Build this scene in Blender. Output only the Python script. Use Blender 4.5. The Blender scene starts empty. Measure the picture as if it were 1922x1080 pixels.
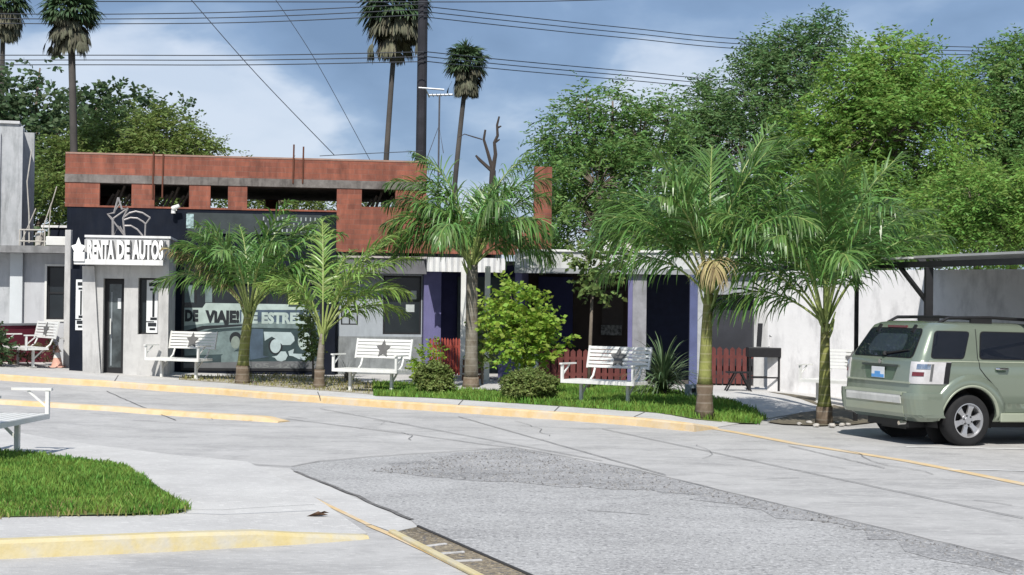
import bpy, bmesh, math, random
import numpy as np
from mathutils import Vector, Matrix, Euler
from mathutils.geometry import tessellate_polygon, delaunay_2d_cdt
random.seed(7); np.random.seed(7)
sc = bpy.context.scene; COL = sc.collection
R = math.radians
# ---------------------------------------------------------------- camera, sky, sun, exposure
F, HC, PITCH, ROLL = 2800.0, 1.85, math.atan(32/2800.0), 0.0122
cp, sp, ca, sa = math.cos(PITCH), math.sin(PITCH), math.cos(ROLL), math.sin(ROLL)
FWD = Vector((0, cp, sp)); R0 = Vector((1, 0, 0)); U0 = Vector((0, -sp, cp))
RIGHT = R0*ca + U0*sa; UP = -R0*sa + U0*ca
cd = bpy.data.cameras.new('camera'); cam = bpy.data.objects.new('camera', cd); COL.objects.link(cam)
m = Matrix((RIGHT, UP, -FWD)).transposed().to_4x4(); m.translation = (0, 0, HC)
cam.matrix_world = m
cd.sensor_width = 36; cd.lens = F/1922*36; cd.clip_end = 5000; cd.clip_start = .1
sc.camera = cam
SUN_EL, SUN_AZ = 49, 187          # azimuth of the sun, clockwise from +Y
w = bpy.data.worlds.new('World'); sc.world = w; w.use_nodes = True
def build_world():
    nt = w.node_tree; N = nt.nodes; L = nt.links; N.clear()
    out = N.new('ShaderNodeOutputWorld'); bg = N.new('ShaderNodeBackground')
    sky = N.new('ShaderNodeTexSky'); sky.sky_type = 'NISHITA'; sky.sun_disc = False
    sky.sun_elevation = R(SUN_EL); sky.sun_rotation = R(SUN_AZ); sky.dust_density = 1.5; sky.air_density = 1.0
    tc = N.new('ShaderNodeTexCoord')
    mp = N.new('ShaderNodeMapping'); mp.inputs['Scale'].default_value = (1.0, 1.0, 2.0); mp.inputs['Location'].default_value = (9.1, 6.2, 3.3)
    L.new(tc.outputs['Generated'], mp.inputs['Vector'])
    def noise(scale, detail, rough, dist=0):
        n = N.new('ShaderNodeTexNoise'); n.inputs['Scale'].default_value = scale; n.inputs['Detail'].default_value = detail
        n.inputs['Roughness'].default_value = rough; n.inputs['Distortion'].default_value = dist
        L.new(mp.outputs[0], n.inputs['Vector']); return n
    def ramp(src, stops):
        r = N.new('ShaderNodeValToRGB'); e = r.color_ramp.elements
        e[0].position, e[0].color = stops[0][0], (*stops[0][1], 1); e[1].position, e[1].color = stops[-1][0], (*stops[-1][1], 1)
        for p, c in stops[1:-1]:
            k = e.new(p); k.color = (*c, 1)
        L.new(src, r.inputs[0]); return r
    n1 = noise(5.2, 6, .5, .15); n2 = noise(10, 5, .5, .1)
    # blue-grey overcast sheet, modulated from slate to pale, with white cumulus banks
    K = 6.5
    sz = N.new('ShaderNodeSeparateXYZ'); L.new(tc.outputs['Generated'], sz.inputs[0])
    mr = N.new('ShaderNodeMapRange'); mr.inputs[1].default_value = .05; mr.inputs[2].default_value = .20; mr.inputs[3].default_value = .14; mr.inputs[4].default_value = -.075
    L.new(sz.outputs[2], mr.inputs[0]); ad = N.new('ShaderNodeMath'); ad.operation = 'ADD'; L.new(n1.outputs['Fac'], ad.inputs[0]); L.new(mr.outputs[0], ad.inputs[1])
    sheet = ramp(ad.outputs[0], [(.32, (.14*K, .225*K, .38*K)), (.45, (.20*K, .305*K, .49*K)), (.52, (.31*K, .42*K, .60*K)), (.64, (.54*K, .62*K, .75*K))])
    cum = ramp(n2.outputs['Fac'], [(.42, (0, 0, 0)), (.54, (1, 1, 1))])
    cum1 = ramp(ad.outputs[0], [(.51, (0, 0, 0)), (.58, (1, 1, 1))])
    mul = N.new('ShaderNodeMath'); mul.operation = 'MULTIPLY'; L.new(cum.outputs[0], mul.inputs[0]); L.new(cum1.outputs[0], mul.inputs[1])
    mix = N.new('ShaderNodeMix'); mix.data_type = 'RGBA'; L.new(mul.outputs[0], mix.inputs[0]); L.new(sheet.outputs[0], mix.inputs[6])
    mix.inputs[7].default_value = (.60*K, .67*K, .79*K, 1)
    mx = N.new('ShaderNodeMix'); mx.data_type = 'RGBA'; mx.inputs[0].default_value = .86
    L.new(sky.outputs[0], mx.inputs[6]); L.new(mix.outputs[2], mx.inputs[7])
    L.new(mx.outputs[2], bg.inputs['Color']); bg.inputs['Strength'].default_value = .13
    L.new(bg.outputs[0], out.inputs[0])
build_world()
sd = bpy.data.lights.new('sun', 'SUN'); sd.energy = 4.2; sd.angle = R(.55); sd.color = (1, .96, .90)
sun = bpy.data.objects.new('sun', sd); COL.objects.link(sun)
az = R(SUN_AZ); el = R(SUN_EL)
SDIR = Vector((math.sin(az)*math.cos(el), math.cos(az)*math.cos(el), math.sin(el)))
sun.rotation_euler = SDIR.to_track_quat('Z', 'Y').to_euler()
sc.view_settings.view_transform = 'Standard'; sc.view_settings.look = 'None'
sc.view_settings.gamma = 1; sc.view_settings.exposure = 0.38

# ---------------------------------------------------------------- geometry of the place
def g(X):                      # the lot rises to the left and falls slightly to the right
    z = 0.0
    if X < -5: z = .006*min(-X-5, 9)**2 + (.1*max(0, min(-X-14, 10)))
    if X > 5: z = -.012*min(X-5, 20)
    return z
def ray(px, py):
    u, v = px-961, 540-py
    return (RIGHT*(u/F) + UP*(v/F) + FWD)
def gp(px, py, z=0.0):         # the ground point (z above local ground) seen at a photo pixel
    d = ray(px, py); zz = z; p = None
    for _ in range(12):
        t = (zz-HC)/d.z; p = Vector((0, 0, HC)) + d*t; zz = z + g(p.x)
    return p
def at(px, py, Y):             # the point of the pixel's ray at depth Y
    d = ray(px, py); return Vector((0, 0, HC)) + d*(Y/d.y)
class Frame:                   # a facade frame: x along, y into the building, z up
    def __init__(s, X, Y, deg, z=0):
        s.m = Matrix.Translation((X, Y, z)) @ Matrix.Rotation(R(deg), 4, 'Z'); s.i = s.m.inverted(); s.z = z
    def p(s, px, py, dep=0):   # pixel -> local (x, z) on the plane y = dep
        o = s.i @ Vector((0, 0, HC)); d = s.i.to_3x3() @ ray(px, py); t = (dep-o.y)/d.y; q = o + d*t
        return q.x, q.z
    def rect(s, x0, y0, x1, y1, dep=0):   # pixel box -> local x0,x1,z0,z1
        a = s.p(x0, y0, dep); b = s.p(x1, y1, dep); c = s.p(x0, y1, dep); d = s.p(x1, y0, dep)
        return (a[0]+c[0])/2, (b[0]+d[0])/2, (b[1]+c[1])/2, (a[1]+d[1])/2

# ---------------------------------------------------------------- materials
MATS = {}
def mat(name, col, rough=.8, metal=0, var=.12, scale=6, col2=None, bump=0, bscale=30, spec=.4, trans=0, island=0, stain=0, stcol=None, coat=0, sscale=None):
    if name in MATS: return MATS[name]
    m = bpy.data.materials.new(name); m.use_nodes = True; nt = m.node_tree; N = nt.nodes; L = nt.links
    b = N['Principled BSDF']; b.inputs['Roughness'].default_value = rough; b.inputs['Metallic'].default_value = metal
    b.inputs['Specular IOR Level'].default_value = spec
    if coat: b.inputs['Coat Weight'].default_value = coat; b.inputs['Coat Roughness'].default_value = .05
    tc = N.new('ShaderNodeTexCoord'); n = N.new('ShaderNodeTexNoise'); n.inputs['Scale'].default_value = scale; n.inputs['Detail'].default_value = 5
    n.inputs['Roughness'].default_value = .6
    L.new(tc.outputs['Object'], n.inputs['Vector'])
    r = N.new('ShaderNodeValToRGB'); e = r.color_ramp.elements
    c2 = col2 or tuple(min(1, c*(1+var)) for c in col); c1 = col if col2 else tuple(c*(1-var) for c in col)
    e[0].position = .35; e[0].color = (*c1, 1); e[1].position = .65; e[1].color = (*c2, 1)
    L.new(n.outputs['Fac'], r.inputs[0]); cur = r.outputs[0]
    if stain:
        s = N.new('ShaderNodeTexNoise'); s.inputs['Detail'].default_value = 6; s.inputs['Roughness'].default_value = .65
        mp = N.new('ShaderNodeMapping'); mp.inputs['Scale'].default_value = sscale or (2.2, 2.2, .45)
        L.new(tc.outputs['Object'], mp.inputs['Vector']); L.new(mp.outputs[0], s.inputs['Vector']); s.inputs['Scale'].default_value = 2.2
        rr = N.new('ShaderNodeValToRGB'); rr.color_ramp.elements[0].position = .48; rr.color_ramp.elements[1].position = .72
        rr.color_ramp.elements[1].color = (stain, stain, stain, 1)
        L.new(s.outputs['Fac'], rr.inputs[0])
        mx = N.new('ShaderNodeMix'); mx.data_type = 'RGBA'; L.new(rr.outputs[0], mx.inputs[0]); L.new(cur, mx.inputs[6])
        mx.inputs[7].default_value = (*(stcol or tuple(c*.35 for c in col)), 1); cur = mx.outputs[2]
    if island:
        gi = N.new('ShaderNodeNewGeometry'); hs = N.new('ShaderNodeHueSaturation')
        ma = N.new('ShaderNodeMath'); ma.operation = 'MULTIPLY_ADD'; ma.inputs[1].default_value = island; ma.inputs[2].default_value = 1-island*.5
        L.new(gi.outputs['Random Per Island'], ma.inputs[0]); L.new(ma.outputs[0], hs.inputs['Value'])
        mb_ = N.new('ShaderNodeMath'); mb_.operation = 'MULTIPLY_ADD'; mb_.inputs[1].default_value = .05; mb_.inputs[2].default_value = .475
        L.new(gi.outputs['Random Per Island'], mb_.inputs[0]); L.new(mb_.outputs[0], hs.inputs['Hue'])
        L.new(cur, hs.inputs['Color']); cur = hs.outputs[0]
    L.new(cur, b.inputs['Base Color'])
    if bump:
        n2 = N.new('ShaderNodeTexNoise'); n2.inputs['Scale'].default_value = bscale; n2.inputs['Detail'].default_value = 4
        L.new(tc.outputs['Object'], n2.inputs['Vector'])
        bp = N.new('ShaderNodeBump'); bp.inputs['Strength'].default_value = bump; bp.inputs['Distance'].default_value = .02
        L.new(n2.outputs['Fac'], bp.inputs['Height']); L.new(bp.outputs[0], b.inputs['Normal'])
    if trans:
        tr = N.new('ShaderNodeBsdfTranslucent'); ms = N.new('ShaderNodeMixShader'); ms.inputs[0].default_value = trans
        L.new(cur, tr.inputs['Color']); L.new(b.outputs[0], ms.inputs[1]); L.new(tr.outputs[0], ms.inputs[2])
        L.new(ms.outputs[0], N['Material Output'].inputs[0])
    MATS[name] = m; return m
def glass(name, col=(.02, .025, .03), rough=.08):
    m = mat(name, col, rough, 0, .1, 2, spec=.35); return m
# ---------------------------------------------------------------- mesh helpers
class MB:
    def __init__(s): s.v = []; s.f = []; s.smooth = False
    def add(s, vs, fs):
        o = len(s.v); s.v += [tuple(v) for v in vs]; s.f += [tuple(i+o for i in f) for f in fs]; return s
    def box(s, x0, x1, y0, y1, z0, z1, M=None):
        vs = [Vector((x, y, z)) for z in (z0, z1) for y in (y0, y1) for x in (x0, x1)]
        if M: vs = [M @ v for v in vs]
        return s.add(vs, [(0, 2, 3, 1), (4, 5, 7, 6), (0, 1, 5, 4), (2, 6, 7, 3), (0, 4, 6, 2), (1, 3, 7, 5)])
    def beam(s, a, b, w, h=None, up=(0, 0, 1)):      # rectangular bar from a to b
        a = Vector(a); b = Vector(b); d = (b-a); L = d.length; d.normalize(); h = h or w
        u = Vector(up); x = d.cross(u)
        if x.length < 1e-4: x = Vector((1, 0, 0))
        x.normalize(); u = x.cross(d)
        M = Matrix((x, d, u)).transposed().to_4x4(); M.translation = a
        return s.box(-w/2, w/2, 0, L, -h/2, h/2, M)
    def tube(s, pts, rad, n=10, cap=True):
        pts = [Vector(p) for p in pts]; k = len(pts)
        rad = rad if hasattr(rad, '__len__') else [rad]*k
        vs = []; fs = []; prev = None
        for i, p in enumerate(pts):
            d = (pts[min(i+1, k-1)]-pts[max(i-1, 0)]); d.normalize()
            if prev is None:
                x = d.cross(Vector((0, 0, 1)));
                if x.length < 1e-3: x = Vector((1, 0, 0))
            else: x = prev - d*prev.dot(d)
            x.normalize(); prev = x; y = d.cross(x)
            for j in range(n):
                a = 2*math.pi*j/n; vs.append(p + (x*math.cos(a)+y*math.sin(a))*rad[i])
        for i in range(k-1):
            for j in range(n):
                fs.append((i*n+j, i*n+(j+1) % n, (i+1)*n+(j+1) % n, (i+1)*n+j))
        if cap: fs.append(tuple(range(n))[::-1]); fs.append(tuple((k-1)*n+j for j in range(n)))
        return s.add(vs, fs)
    def prism(s, poly, h0, h1, M=None):              # 2D polygon in local xy, extruded in z
        n = len(poly); vs = [Vector((p[0], p[1], h0)) for p in poly] + [Vector((p[0], p[1], h1)) for p in poly]
        tri = tessellate_polygon([[Vector((p[0], p[1], 0)) for p in poly]])
        if M: vs = [M @ v for v in vs]
        fs = [tuple(t)[::-1] for t in tri] + [tuple(i+n for i in t) for t in tri]
        fs += [(i, (i+1) % n, (i+1) % n+n, i+n) for i in range(n)]
        return s.add(vs, fs)
    def vprism(s, poly, y0, y1):                     # polygon in xz, thickness in y
        return s.prism(poly, 0, 1, Matrix(((1, 0, 0, 0), (0, 0, (y1-y0), y0), (0, 1, 0, 0), (0, 0, 0, 1))))
    def disc(s, c, r, y0, y1, n=20, rz=None):
        rz = rz or r
        return s.vprism([(c[0]+r*math.cos(2*math.pi*i/n), c[1]+rz*math.sin(2*math.pi*i/n)) for i in range(n)], y0, y1)
    def wall(s, x0, x1, z0, z1, y0, y1, holes=()):   # wall slab with rectangular holes (x0,x1,z0,z1)
        xs = sorted(set([x0, x1]+[min(max(v, x0), x1) for h in holes for v in h[:2]])); zs = sorted(set([z0, z1]+[min(max(v, z0), z1) for h in holes for v in h[2:]]))
        def sol(i, j):
            if i < 0 or j < 0 or i >= len(xs)-1 or j >= len(zs)-1: return False
            cx = (xs[i]+xs[i+1])/2; cz = (zs[j]+zs[j+1])/2
            return not any(h[0] < cx < h[1] and h[2] < cz < h[3] for h in holes)
        for i in range(len(xs)-1):
            for j in range(len(zs)-1):
                if not sol(i, j): continue
                a, b, c, d = xs[i], xs[i+1], zs[j], zs[j+1]
                q = lambda *v: s.add(v, [(0, 1, 2, 3)])
                q((a, y0, c), (b, y0, c), (b, y0, d), (a, y0, d)); q((a, y1, c), (a, y1, d), (b, y1, d), (b, y1, c))
                if not sol(i-1, j): q((a, y0, c), (a, y0, d), (a, y1, d), (a, y1, c))
                if not sol(i+1, j): q((b, y0, c), (b, y1, c), (b, y1, d), (b, y0, d))
                if not sol(i, j-1): q((a, y0, c), (a, y1, c), (b, y1, c), (b, y0, c))
                if not sol(i, j+1): q((a, y0, d), (b, y0, d), (b, y1, d), (a, y1, d))
        return s
    def np(s, V, k=4):                               # V: (n, k, 3) array of separate faces
        s.arr = getattr(s, 'arr', []) + [V.reshape(-1, k, 3)]; return s
    def build(s, name, m, parent=None, M=None, smooth=False, bevel=0):
        me = bpy.data.meshes.new(name)
        if getattr(s, 'arr', None):
            A = np.concatenate(s.arr); n = len(A); me.vertices.add(n*4); me.vertices.foreach_set('co', A.astype(np.float32).ravel())
            me.loops.add(n*4); me.loops.foreach_set('vertex_index', np.arange(n*4, dtype=np.int32)); me.polygons.add(n)
            me.polygons.foreach_set('loop_start', np.arange(0, n*4, 4, dtype=np.int32)); me.polygons.foreach_set('loop_total', np.full(n, 4, dtype=np.int32)); me.update(calc_edges=True)
        else: me.from_pydata(s.v, [], s.f)
        if M: me.transform(M)
        me.materials.append(m)
        if smooth: me.polygons.foreach_set('use_smooth', [True]*len(me.polygons))
        me.update()
        o = bpy.data.objects.new(name, me); COL.objects.link(o)
        if parent: o.parent = parent
        if bevel:
            b = o.modifiers.new('bevel', 'BEVEL'); b.width = bevel; b.segments = 2; b.limit_method = 'ANGLE'; b.angle_limit = R(40)
        return o
def tag(o, label=None, cat=None, group=None, kind=None):
    if label: o['label'] = label
    if cat: o['category'] = cat
    if group: o['group'] = group
    if kind: o['kind'] = kind
    return o
def thing(name, label, cat, loc=(0, 0, 0), rz=0, group=None, M=None):
    o = bpy.data.objects.new(name, None); COL.objects.link(o); o.empty_display_size = .2
    if M: o.matrix_world = M
    else: o.location = loc; o.rotation_euler = (0, 0, rz)
    return tag(o, label, cat, group)
def copy_tree(o, parent=None, loc=None, rz=None, label=None):
    c = o.copy(); COL.objects.link(c); c.parent = parent
    if loc is not None: c.location = loc; c.rotation_euler = (0, 0, rz or 0)
    if label: c['label'] = label
    for ch in list(o.children): copy_tree(ch, c)
    return c
def text_mb(body, size, M, depth=.02, bold=.0, mat_=None, name='lettering', parent=None, width=None, align='LEFT', sx=1):
    cu = bpy.data.curves.new(name, 'FONT'); cu.body = body; cu.size = size; cu.extrude = depth/2; cu.offset = bold; cu.align_x = align; cu.resolution_u = 3
    cu.space_character = 1.05
    o = bpy.data.objects.new(name, cu); COL.objects.link(o)
    bpy.context.view_layer.update()
    me = bpy.data.meshes.new_from_object(o.evaluated_get(bpy.context.evaluated_depsgraph_get()))
    bpy.data.objects.remove(o); bpy.data.curves.remove(cu)
    xs = [v.co.x for v in me.vertices]; w0, w1 = min(xs), max(xs)
    k = (width/(w1-w0)) if width else sx
    for v in me.vertices: v.co.x = (v.co.x-(w0 if width else 0))*k
    me.transform(M); me.materials.clear(); me.materials.append(mat_); me.name = name
    n = bpy.data.objects.new(name, me); COL.objects.link(n)
    if parent: n.parent = parent
    return n
def upright(x, y, z):          # text in the xz plane facing -y
    return Matrix.Translation((x, y, z)) @ Matrix.Rotation(R(90), 4, 'X')
def star_poly(c, r, ri=.42, rot=90, ky=1):
    return [(c[0]+(r if i % 2 == 0 else r*ri)*math.cos(R(rot+36*i)), c[1]+ky*(r if i % 2 == 0 else r*ri)*math.sin(R(rot+36*i))) for i in range(10)]
# ---------------------------------------------------------------- special ground materials
def road_mat(name, c1, c2, streak=.5, speck=0, grain=.04, dark=(.2, .2, .2)):
    m = mat(name, c1, .9, 0, .1, 1.2, col2=c2, bump=.25, bscale=60, spec=.25)
    nt = m.node_tree; N = nt.nodes; L = nt.links; b = N['Principled BSDF']
    src = b.inputs['Base Color'].links[0].from_socket
    tc = [n for n in N if n.type == 'TEX_COORD'][0]
    def layer(cur, scale, mapsc, lo, hi, col, fac, detail=5, kind='N', rot=0):
        mp = N.new('ShaderNodeMapping'); mp.inputs['Scale'].default_value = mapsc; mp.inputs['Rotation'].default_value = (0, 0, rot)
        L.new(tc.outputs['Object'], mp.inputs['Vector'])
        n = N.new('ShaderNodeTexNoise'); n.inputs['Scale'].default_value = scale; n.inputs['Detail'].default_value = detail; n.inputs['Roughness'].default_value = .7
        L.new(mp.outputs[0], n.inputs['Vector'])
        r = N.new('ShaderNodeValToRGB'); r.color_ramp.elements[0].position = lo; r.color_ramp.elements[1].position = hi
        r.color_ramp.elements[1].color = (fac, fac, fac, 1); L.new(n.outputs['Fac'], r.inputs[0])
        x = N.new('ShaderNodeMix'); x.data_type = 'RGBA'; L.new(r.outputs[0], x.inputs[0]); L.new(cur, x.inputs[6]); x.inputs[7].default_value = (*col, 1)
        return x.outputs[2]
    cur = layer(src, 1.3, (.5, 1.0, 1), .50, .60, dark, streak*.8, 11)            # tyre-polished smears
    cur = layer(cur, .45, (1, 1, 1), .5, .75, tuple(c*1.25 for c in c2), .5, 3)
    cur = layer(cur, 7, (.6, 1.5, 1), .54, .66, dark, streak*.7, 9, rot=-.3); cur = layer(cur, 3.6, (.35, 1.3, 1), .57, .60, tuple(c*.8 for c in dark), streak*.55, 12, rot=.25); cur = layer(cur, 16, (.5, 1.2, 1), .56, .60, tuple(min(1, c*1.25) for c in c2), .5, 6); cur = layer(cur, 1.1, (1, 1, 1), .60, .66, tuple(c*.7 for c in dark), streak*.5, 10)
    cur = layer(cur, 45, (.8, 1, 1), .52, .7, tuple(c*.55 for c in c1), .22+speck, 3)
    if speck:
        cur = layer(cur, 28, (1, 1, 1), .56, .60, tuple(min(1, c*1.6) for c in c2), speck, 2)
        cur = layer(cur, 22, (1, 1, 1), .57, .61, (.10, .10, .105), speck*1.1, 2)
    L.new(cur, b.inputs['Base Color']); return m
CONC = road_mat('road_concrete', (.37, .362, .35), (.43, .42, .405), .55, dark=(.255, .25, .245))
ASPH = road_mat('worn_asphalt', (.32, .315, .307), (.38, .375, .366), .5, speck=.45, dark=(.235, .23, .228))
ROUGHA = road_mat('ravelled_asphalt', (.26, .255, .25), (.34, .335, .33), .5, speck=.5, dark=(.14, .14, .14))
WALK = road_mat('walk_concrete', (.43, .42, .405), (.50, .49, .47), .15, dark=(.38, .37, .35))
YPAINT = mat('worn_yellow_paint', (.56, .395, .19), .8, 0, .1, 5, col2=(.62, .48, .29), stain=.85, stcol=(.52, .46, .38), bump=.2, bscale=40, sscale=(1.2, 1.2, 1.2))
GROUNDM = mat('dry_ground', (.20, .19, .13), .95, 0, .2, .5, col2=(.12, .15, .07))
DIRT = road_mat('yard_dirt', (.30, .27, .21), (.40, .37, .30), .5, speck=.4, dark=(.16, .14, .10))
SOIL = mat('dark_soil', (.10, .085, .06), .95, 0, .3, 8, col2=(.16, .14, .10), bump=.5, bscale=50)
OILM = mat('oil_stain', (.22, .215, .21), .8, 0, .25, 6, col2=(.30, .295, .29))
CRACK = mat('crack_filler', (.13, .125, .12), .95, 0, .3, 10)
WLINE = mat('worn_white_paint_and_light', (.66, .66, .64), .8, 0, .1, 6, stain=.6, stcol=(.42, .42, .42))
def inpoly(p, poly):
    c = False; n = len(poly)
    for i in range(n):
        a = poly[i]; b = poly[i-1]
        if (a[1] > p[1]) != (b[1] > p[1]) and p[0] < (b[0]-a[0])*(p[1]-a[1])/(b[1]-a[1])+a[0]: c = not c
    return c
def sheet(name, poly, z, material, label=None, kind='structure', step=1.0, skirt=None, zf=None, cat=None):
    poly = [Vector((p[0], p[1])) for p in poly]
    pts = []
    for i, p in enumerate(poly):                      # densify the outline
        q = poly[(i+1) % len(poly)]; k = max(1, int((q-p).length/step)); k = min(k, 60)
        for j in range(k): pts.append(p+(q-p)*(j/k))
    nb = len(pts); xs = [p.x for p in pts]; ys = [p.y for p in pts]
    st = max(step, (max(xs)-min(xs))/70, (max(ys)-min(ys))/70)
    x = math.floor(min(xs)/st)*st
    while x < max(xs):
        y = math.floor(min(ys)/st)*st
        while y < max(ys):
            if inpoly((x, y), poly) and min((Vector((x, y))-p).length for p in pts[:nb:max(1, nb//200)]) > .15*st: pts.append(Vector((x, y)))
            y += st
        x += st
    vs, es, fs, _, _, _ = delaunay_2d_cdt(pts, [(i, (i+1) % nb) for i in range(nb)], [], 1, 1e-5)
    zz = lambda v: g(v[0]) + (zf(v[0], v[1]) if zf else z)
    mb = MB(); mb.add([(v[0], v[1], zz(v)) for v in vs], [tuple(f) for f in fs])
    if skirt is not None:
        for i in range(nb):
            a = pts[i]; b = pts[(i+1) % nb]
            mb.add([(a.x, a.y, zz(a)), (b.x, b.y, zz(b)), (b.x, b.y, g(b.x)+skirt), (a.x, a.y, g(a.x)+skirt)], [(0, 1, 2, 3)])
    o = mb.build(name, material); tag(o, label, cat, kind=kind); return o
GP = lambda pts, z=0.0: [gp(x, y, z).xy for x, y in pts]
# the open country round the lot, to the horizon
gm = MB(); XS = [-900, -300, -100, -40, -24] + [-20+i for i in range(41)] + [26, 40, 100, 300, 900]; YS = [-300, -50, 0, 20, 40, 60, 100, 300, 1500]
for i in range(len(XS)-1):
    for j in range(len(YS)-1):
        gm.add([(XS[i], YS[j], g(XS[i])-.02), (XS[i+1], YS[j], g(XS[i+1])-.02), (XS[i+1], YS[j+1], g(XS[i+1])-.02), (XS[i], YS[j+1], g(XS[i])-.02)], [(0, 1, 2, 3)])
tag(gm.build('ground', GROUNDM), kind='structure')
sheet('road', [(-30, -12), (30, -12), (30, 44), (-30, 44)], 0.0, CONC)
# kerb line of the far pavement (top front edge)
KPX = [(-420, 672), (-200, 690), (0, 703), (200, 715), (407, 729), (480, 735), (560, 741), (700, 751), (900, 764), (1050, 774), (1200, 785), (1300, 795)]
KERB = GP(KPX, .12)
E0 = gp(1345, 800, .03).xy; E1 = gp(1590, 760, .03).xy
en = (E1-E0).normalized(); en = Vector((-en.y, en.x))
def zside(x, y):
    d = (Vector((x, y))-E0).dot(en); t = max(0, min(1, d/1.2)); return .015+.105*t*t*(3-2*t)
sheet('pavement', KERB+[E0, E1, E1+(E1-E0)*1.2, Vector((9, 46)), Vector((-30, 46)), Vector((-30, KERB[0].y))], 0, WALK, skirt=-.02, zf=zside, step=.8)
def kerb(name, pts, ztops, material, th=.05, z0=.0, label=None):
    mb = MB(); n = len(pts); P = []
    for i in range(n-1):
        k = max(1, int((pts[i+1]-pts[i]).length/.5))
        for j in range(k): t = j/k; P.append((pts[i].lerp(pts[i+1], t), ztops[i]*(1-t)+ztops[i+1]*t))
    P.append((pts[-1], ztops[-1])); n = len(P)
    for i, (p, zt) in enumerate(P):
        d = (P[min(i+1, n-1)][0]-P[max(i-1, 0)][0]).normalized(); o = Vector((d.y, -d.x))   # towards the camera
        gz = g(p.x)
        a = p-o*.08; b = p+o*.012; c = p+o*(th); 
        mb.add([(a.x, a.y, gz+zt+.004), (b.x, b.y, gz+zt+.004), (c.x, c.y, gz+zt-.02), (c.x+o.x*.02, c.y+o.y*.02, gz+z0-.01), (a.x, a.y, gz+z0-.01)], [])
    for i in range(n-1):
        for j in range(3): mb.f.append((i*5+j, i*5+j+1, (i+1)*5+j+1, (i+1)*5+j))
    mb.f.append((0, 1, 2, 3, 4)); mb.f.append(tuple((n-1)*5+j for j in range(5))[::-1])
    return tag(mb.build(name, material), label, kind='structure')
kerb('painted_kerb', KERB+[E0], [.12]*(len(KERB)-1)+[.12, .012], YPAINT)
# low yellow kerb bar between the lanes
MBAR = GP([(-300, 737), (-40, 757), (90, 765), (200, 772), (320, 781), (440, 789), (520, 794)], 0)
mb = MB(); n = 0
P = []
for i in range(len(MBAR)-1):
    for j in range(6): P.append(MBAR[i].lerp(MBAR[i+1], j/6))
P.append(MBAR[-1])
for i, p in enumerate(P):
    d = (P[min(i+1, len(P)-1)]-P[max(i-1, 0)]).normalized(); o = Vector((d.y, -d.x)); k = min(1, (len(P)-1-i)/3+.25)
    for (a, zz) in ((.0, -.01), (.03, .06*k), (.06, .075*k), (.24, .075*k), (.30, .06*k), (.34, -.01)):
        q = p-o*a; mb.v.append((q.x, q.y, g(q.x)+zz))
for i in range(len(P)-1):
    for j in range(5): mb.f.append((i*6+j, i*6+j+1, (i+1)*6+j+1, (i+1)*6+j))
mb.f.append(tuple((len(P)-1)*6+j for j in range(6)))
tag(mb.build('lane_kerb', YPAINT), kind='structure')
# flush yellow line of the parking bay
def line(name, pts, wdt, z, material, px=True):
    q = GP(pts, z) if px else [Vector(p) for p in pts]; l = []; r = []
    for i, p in enumerate(q):
        d = (q[min(i+1, len(q)-1)]-q[max(i-1, 0)]).normalized(); o = Vector((d.y, -d.x))*wdt/2; l.append(p-o); r.append(p+o)
    return sheet(name, l+r[::-1], z, material, step=.6)
line('parking_line', [(1330, 803), (1400, 815), (1500, 834), (1600, 849), (1700, 865), (1810, 886), (1922, 909), (2100, 945)], .16, .005, YPAINT)
line('bay_line_and_light', [(1700, 838.5), (1800, 840.5), (1922, 843), (2050, 846)], .10, .006, WLINE)  # pale band painted for the lit ground along the car's shadow edge
line('bay_line_and_light', [(1780, 881), (1850, 882), (1922, 884), (2050, 888)], .06, .006, WLINE)
# asphalt patch and its ravelled edge
sheet('asphalt_patch', GP([(545, 880), (600, 868), (700, 859), (800, 853), (969, 842), (1200, 885), (1425, 940), (1707, 1006), (1922, 1057), (2600, 1215), (2600, 2600), (1700, 2600), (1180, 1170), (989, 1080), (870, 1028), (785, 989), (773, 978), (700, 946), (640, 921), (590, 899), (557, 887)]), .004, ASPH, step=.7)
def ragged(pts, amp):
    out = []
    for i in range(len(pts)-1):
        a, b = pts[i], pts[i+1]; k = max(2, int((b-a).length/.25))
        for j in range(k): p = a.lerp(b, j/k); out.append(p+Vector((random.uniform(-amp, amp), random.uniform(-amp, amp))))
    out.append(pts[-1]); return out
top = GP([(900, 849), (969, 843.5), (1200, 886.5), (1425, 941.5), (1700, 1006), (1922, 1059)])
bot = GP([(1922, 1090), (1700, 1020), (1420, 955), (1300, 930), (1250, 925), (1100, 918), (930, 905), (780, 895), (690, 885)])
sheet('asphalt_edge', top+ragged(bot+[top[0]], .22)[:-1], .007, ROUGHA, step=.4)
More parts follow.
